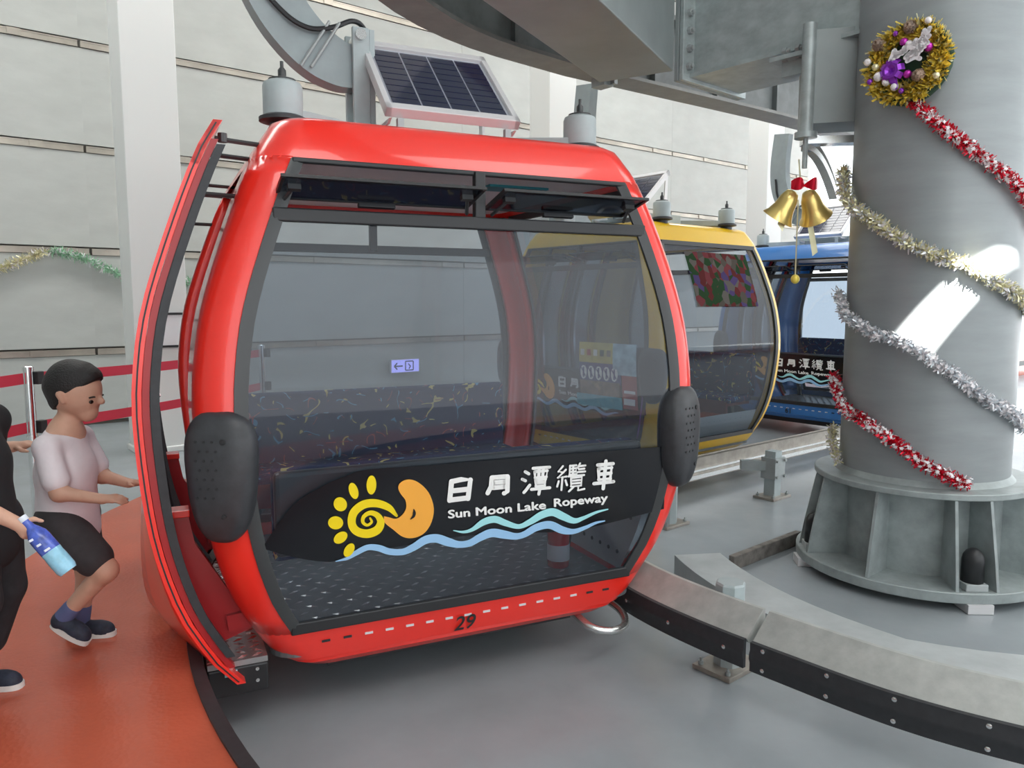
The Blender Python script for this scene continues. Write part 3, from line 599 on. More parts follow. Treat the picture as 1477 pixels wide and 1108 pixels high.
def cabin(loc, rz, paint, number, label, group, opened, pane_mat='tinted_pane', notices=False, floral=False):
    e = empty('gondola_cabin', loc, rz); tag(e, label, 'gondola', group)
    # corner posts
    for sx in (-1, 1):
        for sy in (-1, 1):
            rows = []
            for z in zs(WZ0 - .005, WZ1 + .01, 26):
                w, d = WF(z), DF(z); arc = []
                for i in range(8):
                    a = (PI / 2) * i / 7; arc.append(Vector((sx * (w - CR + CR * math.sin(a)), sy * (d - CR + CR * math.cos(a)), z)))
                ye = (d - SW) if sx > 0 else .52
                rows.append([Vector((sx * (w - EW), sy * d, z))] + arc + [Vector((sx * w, sy * ye, z))])
            m = MB(); m.grid(rows); o = m.build('corner_post', paint, e, smooth=50, solid=.05)
    # skirt and roof
    m = MB(); zl = [-.10, -.075, -.06, -.05, 0, .05, WZ0]
    m.grid([[Vector((p.x * (.96 if i == 0 else 1.0) , p.y * (.96 if i == 0 else 1.0), z - (.01 if i == 0 else 0))) for p in outline(z, .012 if i < 2 else (.0 if i > 2 else .02))] for i, z in enumerate(zl)], True)
    n = len(outline(0)); m.f.append(tuple(range(n))); m.m.append(0); m.build('skirt', paint, e, smooth=35)
    m = MB(); rows = [outline(z) for z in zs(WZ1, 2.2, 4)]
    b0 = outline(2.2)
    for sc, z in ((.975, 2.235), (.93, 2.258), (.85, 2.272), (.6, 2.285)): rows.append([Vector((p.x * sc, p.y * sc, z)) for p in b0])
    m.grid(rows, True); o_ = (len(rows) - 1) * n; m.f.append(tuple(range(o_, o_ + n))); m.m.append(0); m.build('roof', paint, e, smooth=40)
    m = MB(); m.prism([(p.x * .97, p.y * .97) for p in outline(2.12)], 2.10, 2.115); m.build('ceiling_lining', 'cabin_lining', e)
    m = MB(); m.box((.45, -.35, 2.094), (.34, .16, .012)); m.build('ceiling_grille', 'teal', e)
    # floor
    m = MB(); m.prism([(p.x, p.y) for p in outline(.02, .02)], -.03, .02); fo = m.build('floor_plate', 'floor_metal', e)
    m = MB(); k = 0
    for yy in np.arange(-.82, .83, .075):
        k += 1
        for xx in np.arange(-.88 + (k % 2) * .05, .9, .10):
            a = .5 if k % 2 else -.5; c, s_ = math.cos(a) * .03, math.sin(a) * .03; p, q = math.sin(a) * .009, -math.cos(a) * .009
            m.add([(xx - c, yy - s_, .021), (xx + p, yy + q, .021), (xx + c, yy + s_, .021), (xx - p, yy - q, .021), (xx, yy, .027)], [(0, 1, 4), (1, 2, 4), (2, 3, 4), (3, 0, 4)])
    t_ = m.build('tread_pattern', 'tread_metal', fo); t_['kind'] = 'stuff'
    # window panes: front end (-y), rear end (+y), inner side (+x)
    def endpane(name, sy, za, zb):
        m = MB(); m.grid([[Vector((x * (WF(z) - EW + .02), sy * (DF(z) - .008), z)) for x in (-1, -.5, 0, .5, 1)] for z in zs(za, zb, 20)]); return m.build(name, pane_mat, e, smooth=True)
    front = endpane('front_window', -1, WZ0, BARZ)
    endpane('rear_window', 1, WZ0, BARZ)
    m = MB(); m.grid([[Vector((WF(z) - .008, y * (DF(z) - SW + .02), z)) for y in (-1, 0, 1)] for z in zs(WZ0, WZ1, 20)]); side = m.build('side_window', pane_mat, e, smooth=True)
    # gaskets
    for sy in (-1, 1):
        for sx in (-1, 1):
            m = MB(); m.grid([[Vector((sx * (WF(z) - EW + .006), sy * (DF(z) - .012), z)), Vector((sx * (WF(z) - EW + .006), sy * (DF(z) + .008), z)), Vector((sx * (WF(z) - EW - .022), sy * (DF(z) + .010), z)), Vector((sx * (WF(z) - EW - .048), sy * (DF(z) + .002), z)), Vector((sx * (WF(z) - EW - .048), sy * (DF(z) - .012), z))] for z in zs(WZ0 - .005, WZ1, 24)])
            m.build('window_gasket', 'dark_frame', e, smooth=60)
        for z, h, nm in ((WZ0 + .018, .052, 'window_gasket'), (BARZ + .012, .055, 'window_bar'), (WZ1 - .006, .022, 'window_gasket')):
            m = MB(); w = WF(z) - EW; m.box((0, sy * (DF(z) - .002), z), (2 * w, .028, h)); m.build(nm, 'black_trim', e, bevel=.006)
        m = MB(); zc = (BARZ + WZ1) / 2; m.box((0.02, sy * (DF(zc) - .02), zc), (.05, .04, WZ1 - BARZ)); m.build('window_mullion', 'black_trim', e, bevel=.005)
    for sy in (-1, 1):
        m = MB(); m.grid([[Vector((WF(z) - .012, sy * (DF(z) - SW + .006), z)), Vector((WF(z) + .008, sy * (DF(z) - SW + .006), z)), Vector((WF(z) + .006, sy * (DF(z) - SW - .035), z)), Vector((WF(z) - .012, sy * (DF(z) - SW - .035), z))] for z in zs(WZ0, WZ1, 24)]); m.build('window_gasket', 'dark_frame', e, smooth=60)
    for z in (WZ0 + .015, WZ1 - .012):
        m = MB(); m.box((WF(z) - .002, 0, z), (.028, 2 * (DF(z) - SW), .04)); m.build('window_gasket', 'black_trim', e)
    # tilted hopper windows in front end
    for x0, x1 in ((-.86, -.02), (.06, .80)):
        h = empty('hopper_window', ((x0 + x1) / 2, -.98, 1.945)); h.parent = e; wv = (x1 - x0) / 2 - .01
        Rx = Matrix.Rotation(math.radians(-14), 3, 'X')
        m = MB(); m.box((0, 0, 0), (2 * wv, .22, .006), Rx); m.build('pane', 'hopper_pane', h)
        m = MB()
        for sy in (-1, 1): m.box(Rx @ Vector((0, sy * .112, 0)), (2 * wv + .02, .012, .012), Rx)
        for sx in (-1, 1): m.box(Rx @ Vector((sx * wv, 0, 0)), (.014, .22, .016), Rx)
        m.build('frame', 'black_trim', h)
        for sx in (-1, 1):
            m = MB(); m.tube([Rx @ Vector((sx * (wv - .05), -.04, -.01)), (sx * (wv - .01), .07, -.06)], .008, 6); m.box(Rx @ Vector((sx * (wv - .05), -.03, -.012)), (.05, .03, .022), Rx); m.build('stay', 'dark_frame', h)
        m = MB(); m.box(Rx @ Vector((0.0, .1, -.02)), (.16, .025, .02), Rx); m.build('latch_handle', 'black_trim', h, bevel=.004)
    # benches
    b_ = empty('bench'); b_.parent = e
    m = MB(); m.box((0, .86, .70), (1.86, .08, .46)); m.build('backrest', 'seat_fabric', b_, bevel=.03)
    m = MB(); m.box((0, .62, .46), (1.86, .42, .07)); m.build('cushion', 'seat_fabric', b_, bevel=.025)
    m = MB(); m.box((0, .42, .38), (1.80, .03, .14)); m.box((0, .62, .41), (1.8, .40, .03)); m.build('front_rail', 'bench_red', b_)
    for x in (-.8, .8):
        m = MB(); m.beam((x, .62, .40), (x, .72, .02), .05, .05, up=(0, 1, 0)); m.build('leg', 'dark_frame', b_)
    b_ = empty('bench'); b_.parent = e
    m = MB(); m.box((0, -.90, .62), (1.80, .06, .36)); m.build('backrest', 'dark_frame', b_, bevel=.02)
    m = MB(); m.box((0, -.82, .60), (1.80, .07, .40)); m.build('cushion', 'seat_fabric', b_, bevel=.02)
    # perforated lower side panel
    sp = MB(); sp.grid([[Vector((WF(z) - .035, y, z)) for y in (-.70, .70)] for z in zs(.05, .36, 6)]); sp = sp.build('side_panel', 'perf_panel', e)
    hole = MB(); hole.lathe([(.012, 0), (.012, .003)], n=8, R=align((-1, 0, 0))); hme = hole.mesh('hole', 'black_trim')
    for y in np.arange(-.62, .63, .09):
        for z in (.12, .30): obj('hole', hme, sp, (WF(z) - .038, y, z))
    # skirt slots, number, seam
    sl = MB(); sl.box((0, 0, 0), (.036, .006, .010)); sme = sl.mesh('vent_slot', 'black_trim'); sl2 = MB(); sl2.box((0, 0, 0), (.036, .006, .010)); sme_lit = sl2.mesh('vent_slot', 'alu_white')
    for k in range(16):
        x = -.70 + k * 1.42 / 15; z = .035; obj('vent_slot', sme if k < 2 or k > 13 else sme_lit, e, (x, -DF(z) - .001, z))  # middle slots white: glow of the lit interior put in as colour
    if number:
        vs, fs = text_mesh(number, .012, .15); sc = .105; m = MB(); xc = sum(v[0] for v in vs) / len(vs)
        m.add([((x - xc) * sc - .045 + .0, -DF(-.025 + y * sc) - .006, -.037 + y * sc) for x, y in vs], fs); m.build('number_lettering', 'black_trim', e)
    # bumper pads on the front corners
    for sx in (-1, 1):
        z = .82; an = math.radians(26 if sx > 0 else -26)
        R = Matrix.Rotation(an, 3, 'Z'); c = Vector((sx * (WF(z) - (.085 if sx < 0 else .10)), -(DF(z) - .03), z))
        m = MB(); m.grid([[c + R @ Vector((p.x * (1 + .16 * p.z / .265 - .08), p.y, p.z)) for p in r] for r in sdome(.145, .085, .262, 2.8, 28, 18)], True); pd_ = m.build('bumper_pad', 'bumper_black', e, smooth=True)
        dt = MB(); dt.lathe([(.0055, 0), (.0055, .002)], n=8, R=align(R @ Vector((0, -1, 0)))); dme = dt.mesh('vent_hole', 'black_trim')
        for i in range(7):
            for j in range(3):
                px_, pz_ = (-.07 + j * .032 + (i % 2) * .014), .15 - i * .036
                yq = -.085 * max(0, 1 - abs(px_ / .145) ** 2.8 - abs(pz_ / .262) ** 2.8) ** (1 / 2.8)
                obj('vent_hole', dme, pd_, c + R @ Vector((px_, yq, pz_)))
        for px_, pz_, rr in ((.035, .15, .012), (.03, -.14, .010)):
            yq = -.085 * max(0, 1 - abs(px_ / .145) ** 2.8 - abs(pz_ / .262) ** 2.8) ** (1 / 2.8)
            m = MB(); m.lathe([(rr, 0), (rr, .004), (rr * .5, .005)], c + R @ Vector((px_, yq, pz_)), 10, align(R @ Vector((0, -1, 0)))); m.build('fixing_screw', 'black_trim', pd_)
    # bent steel guide bar under the inner front corner
    m = MB(); m.tube(catmull([(.62, -.74, -.13), (.66, -.86, -.17), (.76, -.90, -.19), (.86, -.86, -.19), (.90, -.76, -.16), (.86, -.62, -.12)], 6), .021, 10); m.build('guide_bar', 'bright_metal', e, smooth=40)
    m = MB(); m.box((0, 0, -.15), (1.3, 1.3, .09)); m.build('underframe', 'black_trim', e)
    # door leaves (outer side, -x), threshold step, linkage
    o_out = .19 if opened else .015
    for sy in (-1, 1):
        y0, y1 = ((-.92, -.38) if sy < 0 else (.38, .92)) if opened else ((-.50, -.005) if sy < 0 else (.005, .50))
        lf = empty('door_leaf'); lf.parent = e
        X = lambda z, o=0: -(WF(z) + o_out + o)
        def lbox(ya, yb, za, zb, t0, t1, nm, mt, n=14):
            m = MB(); m.grid([[Vector((X(z, t1), ya, z)), Vector((X(z, t1), yb, z)), Vector((X(z, t0), yb, z)), Vector((X(z, t0), ya, z))] for z in zs(za, zb, n)], True)
            q = len(m.v); m.f += [(0, 1, 2, 3), (q - 4, q - 3, q - 2, q - 1)]; m.m += [0, 0]; return m.build(nm, mt, lf, smooth=40)
        lbox(y0, y0 + .07, -.07, 2.19, -.012, .022, 'outer_stile', paint, 24)
        lbox(y1 - .07, y1, -.07, 2.19, -.012, .022, 'outer_stile', paint, 24)
        if opened:
            m = MB(); rows = []
            for z in zs(-.06, .75, 12):
                fl = .17 * min(1, max(0, (.75 - z) / .6)) ** 1.2; ya, yb = (y0, y1) if sy < 0 else (y1, y0)
                rows.append([Vector((X(z, .02 + fl * t), ya + (yb - ya) * t, z - .0)) for t in zs(0, 1, 5)])
            m.grid(rows); m.build('lower_panel', paint, lf, smooth=50, solid=.02)
        else: lbox(y0, y1, -.07, .42, -.01, .02, 'lower_panel', paint)
        lbox(y0, y1, 2.02, 2.19, -.01, .02, 'upper_panel', paint)
        lbox(y0 + .012, y0 + .055, 0.0, 2.12, -.040, -.014, 'inner_channel', 'red_dark', 24)
        lbox(y1 - .055, y1 - .012, 0.0, 2.12, -.040, -.014, 'inner_channel', 'red_dark', 24)
        lbox(y0 + .07, y1 - .07, .42, 2.02, .0, .006, 'door_pane', pane_mat, 20)
        lbox(y0 + .004, y0 + .018, .05, 2.1, -.075, -.042, 'rubber_seal', 'black_rubber', 24)
        lbox(y0 + .10, y0 + .125, .05, 2.05, -.06, -.02, 'rubber_seal', 'black_rubber', 24)
        lbox(y0 + .125, y0 + .165, .35, 2.05, -.05, -.02, 'steel_stile', 'bright_metal', 20)
        lbox(y1 - .018, y1 - .004, .05, 2.1, -.075, -.02, 'rubber_seal', 'black_rubber', 24)
        lbox(y0 - .002, y0 + .0, -.06, 2.18, .002, .008, 'edge_groove', 'black_trim', 24)
        if opened:
            # inner triangular stiffener and swing arms
            ym = y0 + .16
            m = MB(); m.extr([Vector((X(.62) + .03, ym, .62)), Vector((X(.62) + .13, ym, .62)), Vector((X(.62) + .15, ym, .50)), Vector((X(.05) + .17, ym, .10)), Vector((X(.05) + .02, ym, .05))], (0, .05, 0)); m.build('hinge_bracket', 'red_dark', lf)
            m = MB(); m.box((X(.62) + .08, ym + .02, .635), (.11, .09, .03)); m.build('bracket_head', 'red_paint', lf, bevel=.004)
            m = MB(); m.beam((X(.12) + .10, ym + .02, .14), (-(WF(.12) - .12), ym + .02, .16), .09, .07); m.build('swing_arm', 'red_dark', lf)
            for zz, yy_ in ((2.14, y0 + .10), (2.10, y0 + .22), (1.93, y0 + .12)):
                m = MB(); m.tube([(X(zz) + .02, yy_, zz), (X(zz) + .06, yy_, zz - .005), (-(WF(zz) - .03), yy_ + .08, zz + .0)], .010, 6); m.lathe([(.018, -.015), (.018, .02)], (X(zz) + .05, yy_, zz), 10); m.build('link_rod', 'dark_frame', lf)
            m = MB(); m.tube([(X(1.18) + .03, y0 + .03, 1.10), (X(1.18) + .07, y0 + .03, 1.14), (X(1.18) + .05, y0 + .03, 1.2)], .010, 6); m.build('latch', 'bright_metal', lf)
    st = MB(); st.box((-1.06, 0, -.012), (.24, 1.70, .024)); st = st.build('door_step', 'tread_metal', e)
    m = MB(); m.box((-1.06, 0, -.085), (.238, 1.72, .12)); bx = m.build('step_box', 'black_trim', st, bevel=.006)
    m = MB(); m.box((-1.09, -.862, -.045), (.05, .002, .026)); m.build('sticker', 'logo_cyan', st)
    for x in (-.985,):
        for zz in (-.045, -.095): m = MB(); m.lathe([(.008, 0), (.008, .004)], (x, -.861, zz), 8, align((0, -1, 0))); m.build('screw', 'bright_metal', st)
    m = MB(); k = 0
    for yy in np.arange(-.82, .83, .045):
        k += 1
        for xx in np.arange(-1.16, -.95, .06):
            a = .5 if k % 2 else -.5; c, s_ = math.cos(a) * .028, math.sin(a) * .028; p, q = math.sin(a) * .010, -math.cos(a) * .010
            m.add([(xx - c, yy - s_, .0005), (xx + p, yy + q, .0005), (xx + c, yy + s_, .0005), (xx - p, yy - q, .0005), (xx, yy, .008)], [(0, 1, 4), (1, 2, 4), (2, 3, 4), (3, 0, 4)])
    t_ = m.build('tread_pattern', 'bright_metal', st); t_['kind'] = 'stuff'
    # roof gear: cross frame, dampers, hanger, solar panel
    rf = MB()
    for sx in (-1, 1):
        for sy in (-1, 1): rf.beam((0, 0, 2.34), (sx * (.60 if sx < 0 < sy else .75), sy * .52, 2.315), .13, .06)
    rf.box((0, 0, 2.35), (.9, .30, .10)); rf.box((0, 0, 2.30), (.5, .5, .06)); rf.build('roof_frame', 'damper_grey', e, bevel=.006)
    for sx in (-1, 1):
        for sy in (-1, 1):
            c = (sx * (.60 if sx < 0 < sy else .755), sy * .52, 2.25)
            m = MB(); m.lathe([(.06, 0), (.06, .03), (.105, .04), (.105, .055), (.085, .065)], c, 24); dp = m.build('damper_foot', 'black_rubber', e, smooth=40)
            m = MB(); m.lathe([(.084, .06), (.086, .07), (.086, .19), (.08, .205), (.06, .215)], c, 24); m.build('damper_can', 'damper_grey', dp, smooth=40)
            m = MB(); m.lathe([(.06, .205), (.06, .222), (.04, .228), (.018, .228), (.018, .262), (.008, .275), (.008, .30)], c, 16); m.build('damper_bolt', 'dark_frame', dp, smooth=40)
    m = MB(); yh = -.04
    m.box((-.30, yh - .08, 2.62), (.085, .03, .52)); m.box((-.30, yh + .08, 2.62), (.085, .03, .52)); m.box((-.24, yh, 2.62), (.03, .16, .52)); m.build('hanger_bracket', 'damper_grey', e, bevel=.004)
    m = MB(); m.tube([(-.305, yh - .12, 2.84), (-.305, yh + .12, 2.84)], .028, 14); m.build('hanger_pin', 'bright_metal', e, smooth=40)
    hp = catmull([(-.28, yh, 2.70), (-.40, yh, 2.70), (-.55, yh, 2.78), (-.70, yh, 2.96), (-.80, yh, 3.22), (-.82, yh, 3.55), (-.78, yh, 3.95)], 6)
    hw = np.interp(np.linspace(0, 1, len(hp)), [0, .25, .6, 1], [.10, .12, .13, .12])
    m = MB(); rows = []
    for i, p in enumerate(hp):
        a, b2 = Vector(hp[max(i - 1, 0)]), Vector(hp[min(i + 1, len(hp) - 1)]); tt = (b2 - a).normalized(); nn = Vector((-tt.z, 0, tt.x)); p = Vector(p); w = float(hw[i])
        rows.append([p + nn * w + Vector((0, -.06, 0)), p + nn * w + Vector((0, .06, 0)), p - nn * w + Vector((0, .06, 0)), p - nn * w + Vector((0, -.06, 0))])
    m.grid(rows, True); q = len(m.v); m.f += [(0, 1, 2, 3), (q - 4, q - 3, q - 2, q - 1)]; m.m += [0, 0]; m.build('hanger_arm', 'hanger_grey', e, smooth=40)
    m = MB(); m.tube(catmull([(-.84, yh - .08, 3.3), (-.80, yh - .08, 3.05), (-.68, yh - .085, 2.90), (-.56, yh - .09, 2.84), (-.44, yh - .09, 2.86), (-.34, yh - .07, 2.91), (-.27, yh - .03, 2.90), (-.235, yh - .0, 2.82), (-.22, yh + .03, 2.70)], 6), .013, 8); m.build('power_cable', 'black_trim', e, smooth=40)
    for dx in (0, .05):
        m = MB(); m.tube([(-.60 + dx, yh - .075, 2.66), (-.46 + dx, yh - .10, 2.88), (-.45 + dx, yh + .08, 2.89)], .008, 6); m.build('cable_tie_rod', 'steel', e)
    sp = empty('solar_panel', (.07, -.25, 2.615)); sp.parent = e; Rx = Matrix.Rotation(math.radians(43), 3, 'X')
    PW, PH = .70, .66
    def pt(x, y, z): return Rx @ Vector((x, y, z))
    m = MB(); m.box((0, 0, 0), (PW - .02, PH - .02, .012), Rx); m.build('backing', 'solar_back', sp)
    m = MB()
    for s_ in (-1, 1): m.box(pt(0, s_ * (PH / 2 - .025), 0), (PW, .05, .05), Rx); m.box(pt(s_ * (PW / 2 - .015), 0, 0), (.03, PH, .05), Rx)
    m.build('frame', 'alu_white', sp, bevel=.003)
    cw, ch = (PW - .09) / 4, (PH - .13) / 9; cm = MB(); cm.box((0, 0, 0), (cw - .010, ch - .007, .004)); cme = cm.mesh('solar_cell', 'solar_cell')
    for i in range(4):
        for j in range(9): obj('solar_cell', cme, sp, pt((i - 1.5) * cw, (j - 4) * ch, .009), (math.radians(43), 0, 0))
    for s_ in (-1, 1):
        m = MB(); m.extr([Vector((s_ * (PW / 2 - .03), -.24, -.25)), Vector((s_ * (PW / 2 - .03), .22, -.33)), Vector((s_ * (PW / 2 - .03), .24, .20)), Vector((s_ * (PW / 2 - .03), .20, .16)), Vector((s_ * (PW / 2 - .03), .17, -.26)), Vector((s_ * (PW / 2 - .03), -.20, -.27))], (s_ * .012, 0, 0)); m.build('side_bracket', 'alu_white', sp)
        m = MB(); m.beam((s_ * .28, -.24, -.25), (s_ * .28, -.24, -.34), .03, .03, up=(0, 1, 0)); m.build('stand_leg', 'damper_grey', sp)
    build_logo(front, True)
    if notices:
        def sheet(nm, mt, x0, x1, z0, z1, off=.014):
            m = MB(); m.grid([[Vector((x, -DF(z) - off, z)) for x in (x0, x1)] for z in zs(z0, z1, 4)]); return m.build(nm, mt, front)
        sheet('notice_sheet', 'notice_yellow', .16, .62, .90, 1.10); sheet('notice_sheet', 'notice_blue', .62, .92, .80, 1.10)
        sheet('notice_sheet', 'notice_purple', .16, .72, .70, .90, .013); sheet('notice_sheet', 'notice_brown', .16, .70, .58, .72); sheet('notice_sheet', 'notice_cyan', .10, .72, .46, .58); sheet('notice_sheet', 'notice_red', .73, .92, .48, .80)
        for k in range(5):
            cxk = .22 + k * .105; m = MB(); m.add([(cxk + .045 * math.cos(a), -DF(.8) - .018, .80 + .07 * math.sin(a)) for a in [2 * PI * q / 16 for q in range(16)]], [tuple(range(16))]); ic = m.build('round_icon', 'logo_white', front)
            m = MB(); m.beam((cxk - .028, -DF(.8) - .020, .84), (cxk + .028, -DF(.8) - .020, .76), .002, .012); m.beam((cxk, -DF(.8) - .020, .85), (cxk + .002, -DF(.8) - .020, .75), .002, .018); m.build('icon_mark', 'notice_purple', front)
        for k in range(5): m = MB(); m.box((.21 + k * .09, -DF(1.0) - .018, 1.0), (.05, .003, .06)); m.build('notice_picture', ['logo_white', 'notice_red', 'logo_white', 'dark_green', 'notice_brown'][k], front)
        for k in range(2): m = MB(); m.box((.825, -DF(.6) - .018, .66 - k * .11), (.14, .003, .06)); m.build('notice_text_block', 'paper_white', front)
        m = MB(); m.grid([[Vector((WF(z) - EW + .01 , -DF(z) - .003, z)), Vector((WF(z) - CR, -DF(z) - .003, z))] for z in zs(1.05, 1.75, 6)]); m.build('post_decal', 'post_orange', e)
        m = MB(); m.grid([[Vector((WF(z) - EW - .04 , -DF(z) - .012, z)), Vector((WF(z) - CR, -DF(z) - .004, z))] for z in zs(.2, 1.05, 6)]); m.build('post_decal', 'post_purple', e)
    if floral:
        m = MB(); m.grid([[Vector((WF(z) + .002, y, z)) for y in zs(-.45, .55, 6)] for z in zs(1.45, 1.98, 6)]); m.build('floral_decal', 'floral_print', side)
    return e
G = 'ropeway gondolas waiting round the station loop'
RED = (-.549, 4.304, 0)
cabin(RED, math.radians(25), 'red_paint', '29', 'red gondola numbered 29 with its door open at the red platform', G, True)
yc = Vector((1.38, 8.50, 0)); cabin(yc, math.radians(-51), 'yellow_paint', '', 'yellow gondola with a flower print on its side window behind the weathered rail', G, False, notices=True, floral=True)
bc = H(5.05, 3.5); cabin(bc, math.radians(-51), 'blue_paint', '61', 'blue gondola numbered 61 behind the grey column', G, False)
# fire extinguisher standing inside the red gondola
Rr = Matrix.Rotation(math.radians(24), 3, 'Z'); fx = Vector(RED) + Rr @ Vector((.70, -.42, .02))
e = empty('fire_extinguisher', fx, math.radians(24))
m = MB(); m.lathe([(.058, 0), (.062, .01), (.062, .20), (.055, .225), (.03, .25), (.02, .255)], n=20); m.build('cylinder', 'ext_red', e, smooth=40)
m = MB(); m.lathe([(.0635, .04), (.0635, .13)], n=20); m.build('paper_label', 'paper_white', e, smooth=40)
m = MB(); m.lathe([(.02, .255), (.022, .285), (.012, .29)], n=12); m.beam((0, 0, .295), (.09, -.02, .31), .02, .012); m.beam((0, 0, .28), (.085, -.02, .275), .02, .012); m.build('valve_lever', 'black_trim', e)
m = MB(); m.tube(catmull([(.02, .0, .275), (.07, .02, .26), (.085, .02, .18), (.072, .02, .08)], 5), .009, 8); m.build('hose', 'black_trim', e, smooth=40)
tag(e, 'small red fire extinguisher with a white label inside the red gondola', 'extinguisher')

# ================================================================== TINSEL
def garland(name, pts, rad, n, mats, probs, label, group='tinsel garlands', star=0.0):
    """tinsel: thousands of thin foil strips radiating from a wire"""
    path = catmull(pts, 10); o0 = Vector(path[0]); P = [Vector(p) - o0 for p in path]
    seg = np.cumsum([0] + [(P[i + 1] - P[i]).length for i in range(len(P) - 1)]); m = MB()
    for k in range(n):
        t = random.uniform(0, seg[-1]); i = min(int(np.searchsorted(seg, t, 'right')) - 1, len(P) - 2); f = (t - seg[i]) / max(seg[i + 1] - seg[i], 1e-6)
        c = P[i].lerp(P[i + 1], f); d = Vector((random.gauss(0, 1), random.gauss(0, 1), random.gauss(0, 1))).normalized(); s_ = d.orthogonal().normalized()
        s_ = (Matrix.Rotation(random.uniform(0, PI), 3, d) @ s_); r = rad * random.uniform(.55, 1.1)
        m.cur = random.choices(range(len(mats)), probs)[0]
        if random.random() < star:
            q = c + d * r * .8; e2 = d.cross(s_); rr = rad * .30
            m.cur = len(mats) - 1; m.add([q + (s_ * math.cos(a * PI / 6) + e2 * math.sin(a * PI / 6)) * (rr if a % 2 == 0 else rr * .5) for a in range(12)], [tuple(range(12))])
        else:
            w = random.uniform(.004, .008); a = c + d * r * .15; b2 = c + d * r; bend = s_.cross(d) * r * .15
            mid = (a + b2) / 2 + bend
            m.add([a - s_ * w, a + s_ * w, mid + s_ * w, mid - s_ * w, b2 + s_ * w * .6, b2 - s_ * w * .6], [(0, 1, 2, 3), (3, 2, 4, 5)])
    m.cur = 0
    e = empty(name, o0); t_ = m.build('foil_strips', mats, e); t_['kind'] = 'stuff'
    w = MB(); w.tube(P, .004, 5); w.build('wire', mats[0], e)
    tag(e, label, 'garland', group); return e
def oncol(th, z, r=.575): a = math.radians(th); return (CC.x + r * math.cos(a), CC.y + r * math.sin(a), z)
garland('tinsel_garland', [oncol(*p) for p in [(226, 2.70), (242.7, 2.521), (258.3, 2.392), (275.4, 2.259), (290, 2.17), (310, 2.05), (330, 1.95)]], .055, 1900, ['red_foil', 'white_flake'], [.8, .2], 'red and white tinsel garland hanging from the wreath', star=.22)
garland('tinsel_garland', [oncol(*p) for p in [(150, 2.42), (168, 2.26), (182.3, 2.13), (203.3, 2.02), (222.9, 1.882), (243, 1.778), (262.4, 1.706), (280.4, 1.603), (300, 1.52), (330, 1.42)]], .06, 2600, ['pale_gold', 'silver_foil', 'white_flake'], [.6, .2, .2], 'pale gold tinsel garland round the middle of the column')
garland('tinsel_garland', [oncol(*p) for p in [(160, 1.56), (172, 1.50), (182.8, 1.41), (207.8, 1.301), (226.2, 1.255), (250.4, 1.102), (276.1, .914), (305, .79), (330, .68)]], .055, 2200, ['silver_foil', 'white_flake'], [.6, .4], 'silver tinsel garland crossing the sunlit strip on the column', star=.12)
garland('tinsel_garland', [oncol(*p) for p in [(160, .98), (172, .88), (184.2, .79), (200, .743), (216.1, .676), (241.9, .51), (257, .43), (268.6, .385)]], .055, 1700, ['red_foil', 'white_flake'], [.8, .2], 'red and white tinsel garland just above the column flange', star=.22)
garland('tinsel_garland', [oncol(*p) for p in [(150, .60), (166, .52), (176, .45), (180, .40)]], .045, 420, ['pale_gold', 'white_flake'], [.6, .4], 'short pale gold tinsel tail at the foot of the column')
# garland swagged on the panel wall
def onwall(s_, z): return tuple(H(s_, WN - .12, z))
garland('tinsel_garland', [onwall(-5.4, 1.60), onwall(-4.75, 1.72), onwall(-4.3, 1.93), onwall(-3.97, 2.08)], .085, 1100, ['pale_gold', 'white_flake'], [.75, .25], 'pale gold tinsel swag on the panel wall', 'wall swags')
garland('tinsel_garland', [onwall(-3.93, 2.08), onwall(-3.6, 2.01), onwall(-3.15, 1.80), onwall(-2.7, 1.72), onwall(-2.2, 1.78)], .085, 1300, ['green_foil', 'white_flake'], [.75, .25], 'pale green tinsel swag on the panel wall', 'wall swags')

# wreath on the column
wr = Vector(oncol(222.5, 2.925, .56)); e = empty('christmas_wreath', wr)
en = Vector((math.cos(math.radians(222.5)), math.sin(math.radians(222.5)), 0)); ex_ = Vector((-en.y, en.x, 0)); ez = Vector((0, 0, 1))
def wp(x, z, o=0): return ex_ * x + ez * z + en * o
m = MB(); m.tube([wp(.20 * math.cos(a), .20 * math.sin(a), .0) for a in [2 * PI * k / 24 for k in range(25)]], .045, 10); m.build('ring', 'dark_green', e, smooth=True)
m = MB()
for k in range(3600):
    a = random.uniform(0, 2 * PI); q_ = random.uniform(.15, .215); c = wp(q_ * math.cos(a), q_ * math.sin(a), .03); d = Vector((random.gauss(0, 1), random.gauss(0, 1), random.gauss(0, 1))).normalized()
    if d.dot(en) < -.2: d = -d
    s_ = d.orthogonal().normalized(); r = .07 * random.uniform(.5, 1.1); w = random.uniform(.005, .011); b2 = c + d * r
    m.cur = 0 if random.random() < .82 else (1 if random.random() < .85 else 2)
    m.add([c + d * r * .3 - s_ * w, c + d * r * .3 + s_ * w, b2 + s_ * w, b2 - s_ * w], [(0, 1, 2, 3)])
m.cur = 0; t_ = m.build('gold_tinsel', ['gold_bright', 'pale_gold', 'dark_green'], e); t_['kind'] = 'stuff'
m = MB(); m.lathe([(.17, -.02), (.17, .02)], (0, 0, 0), 24, align(en)); m.build('backing', 'dark_green', e)
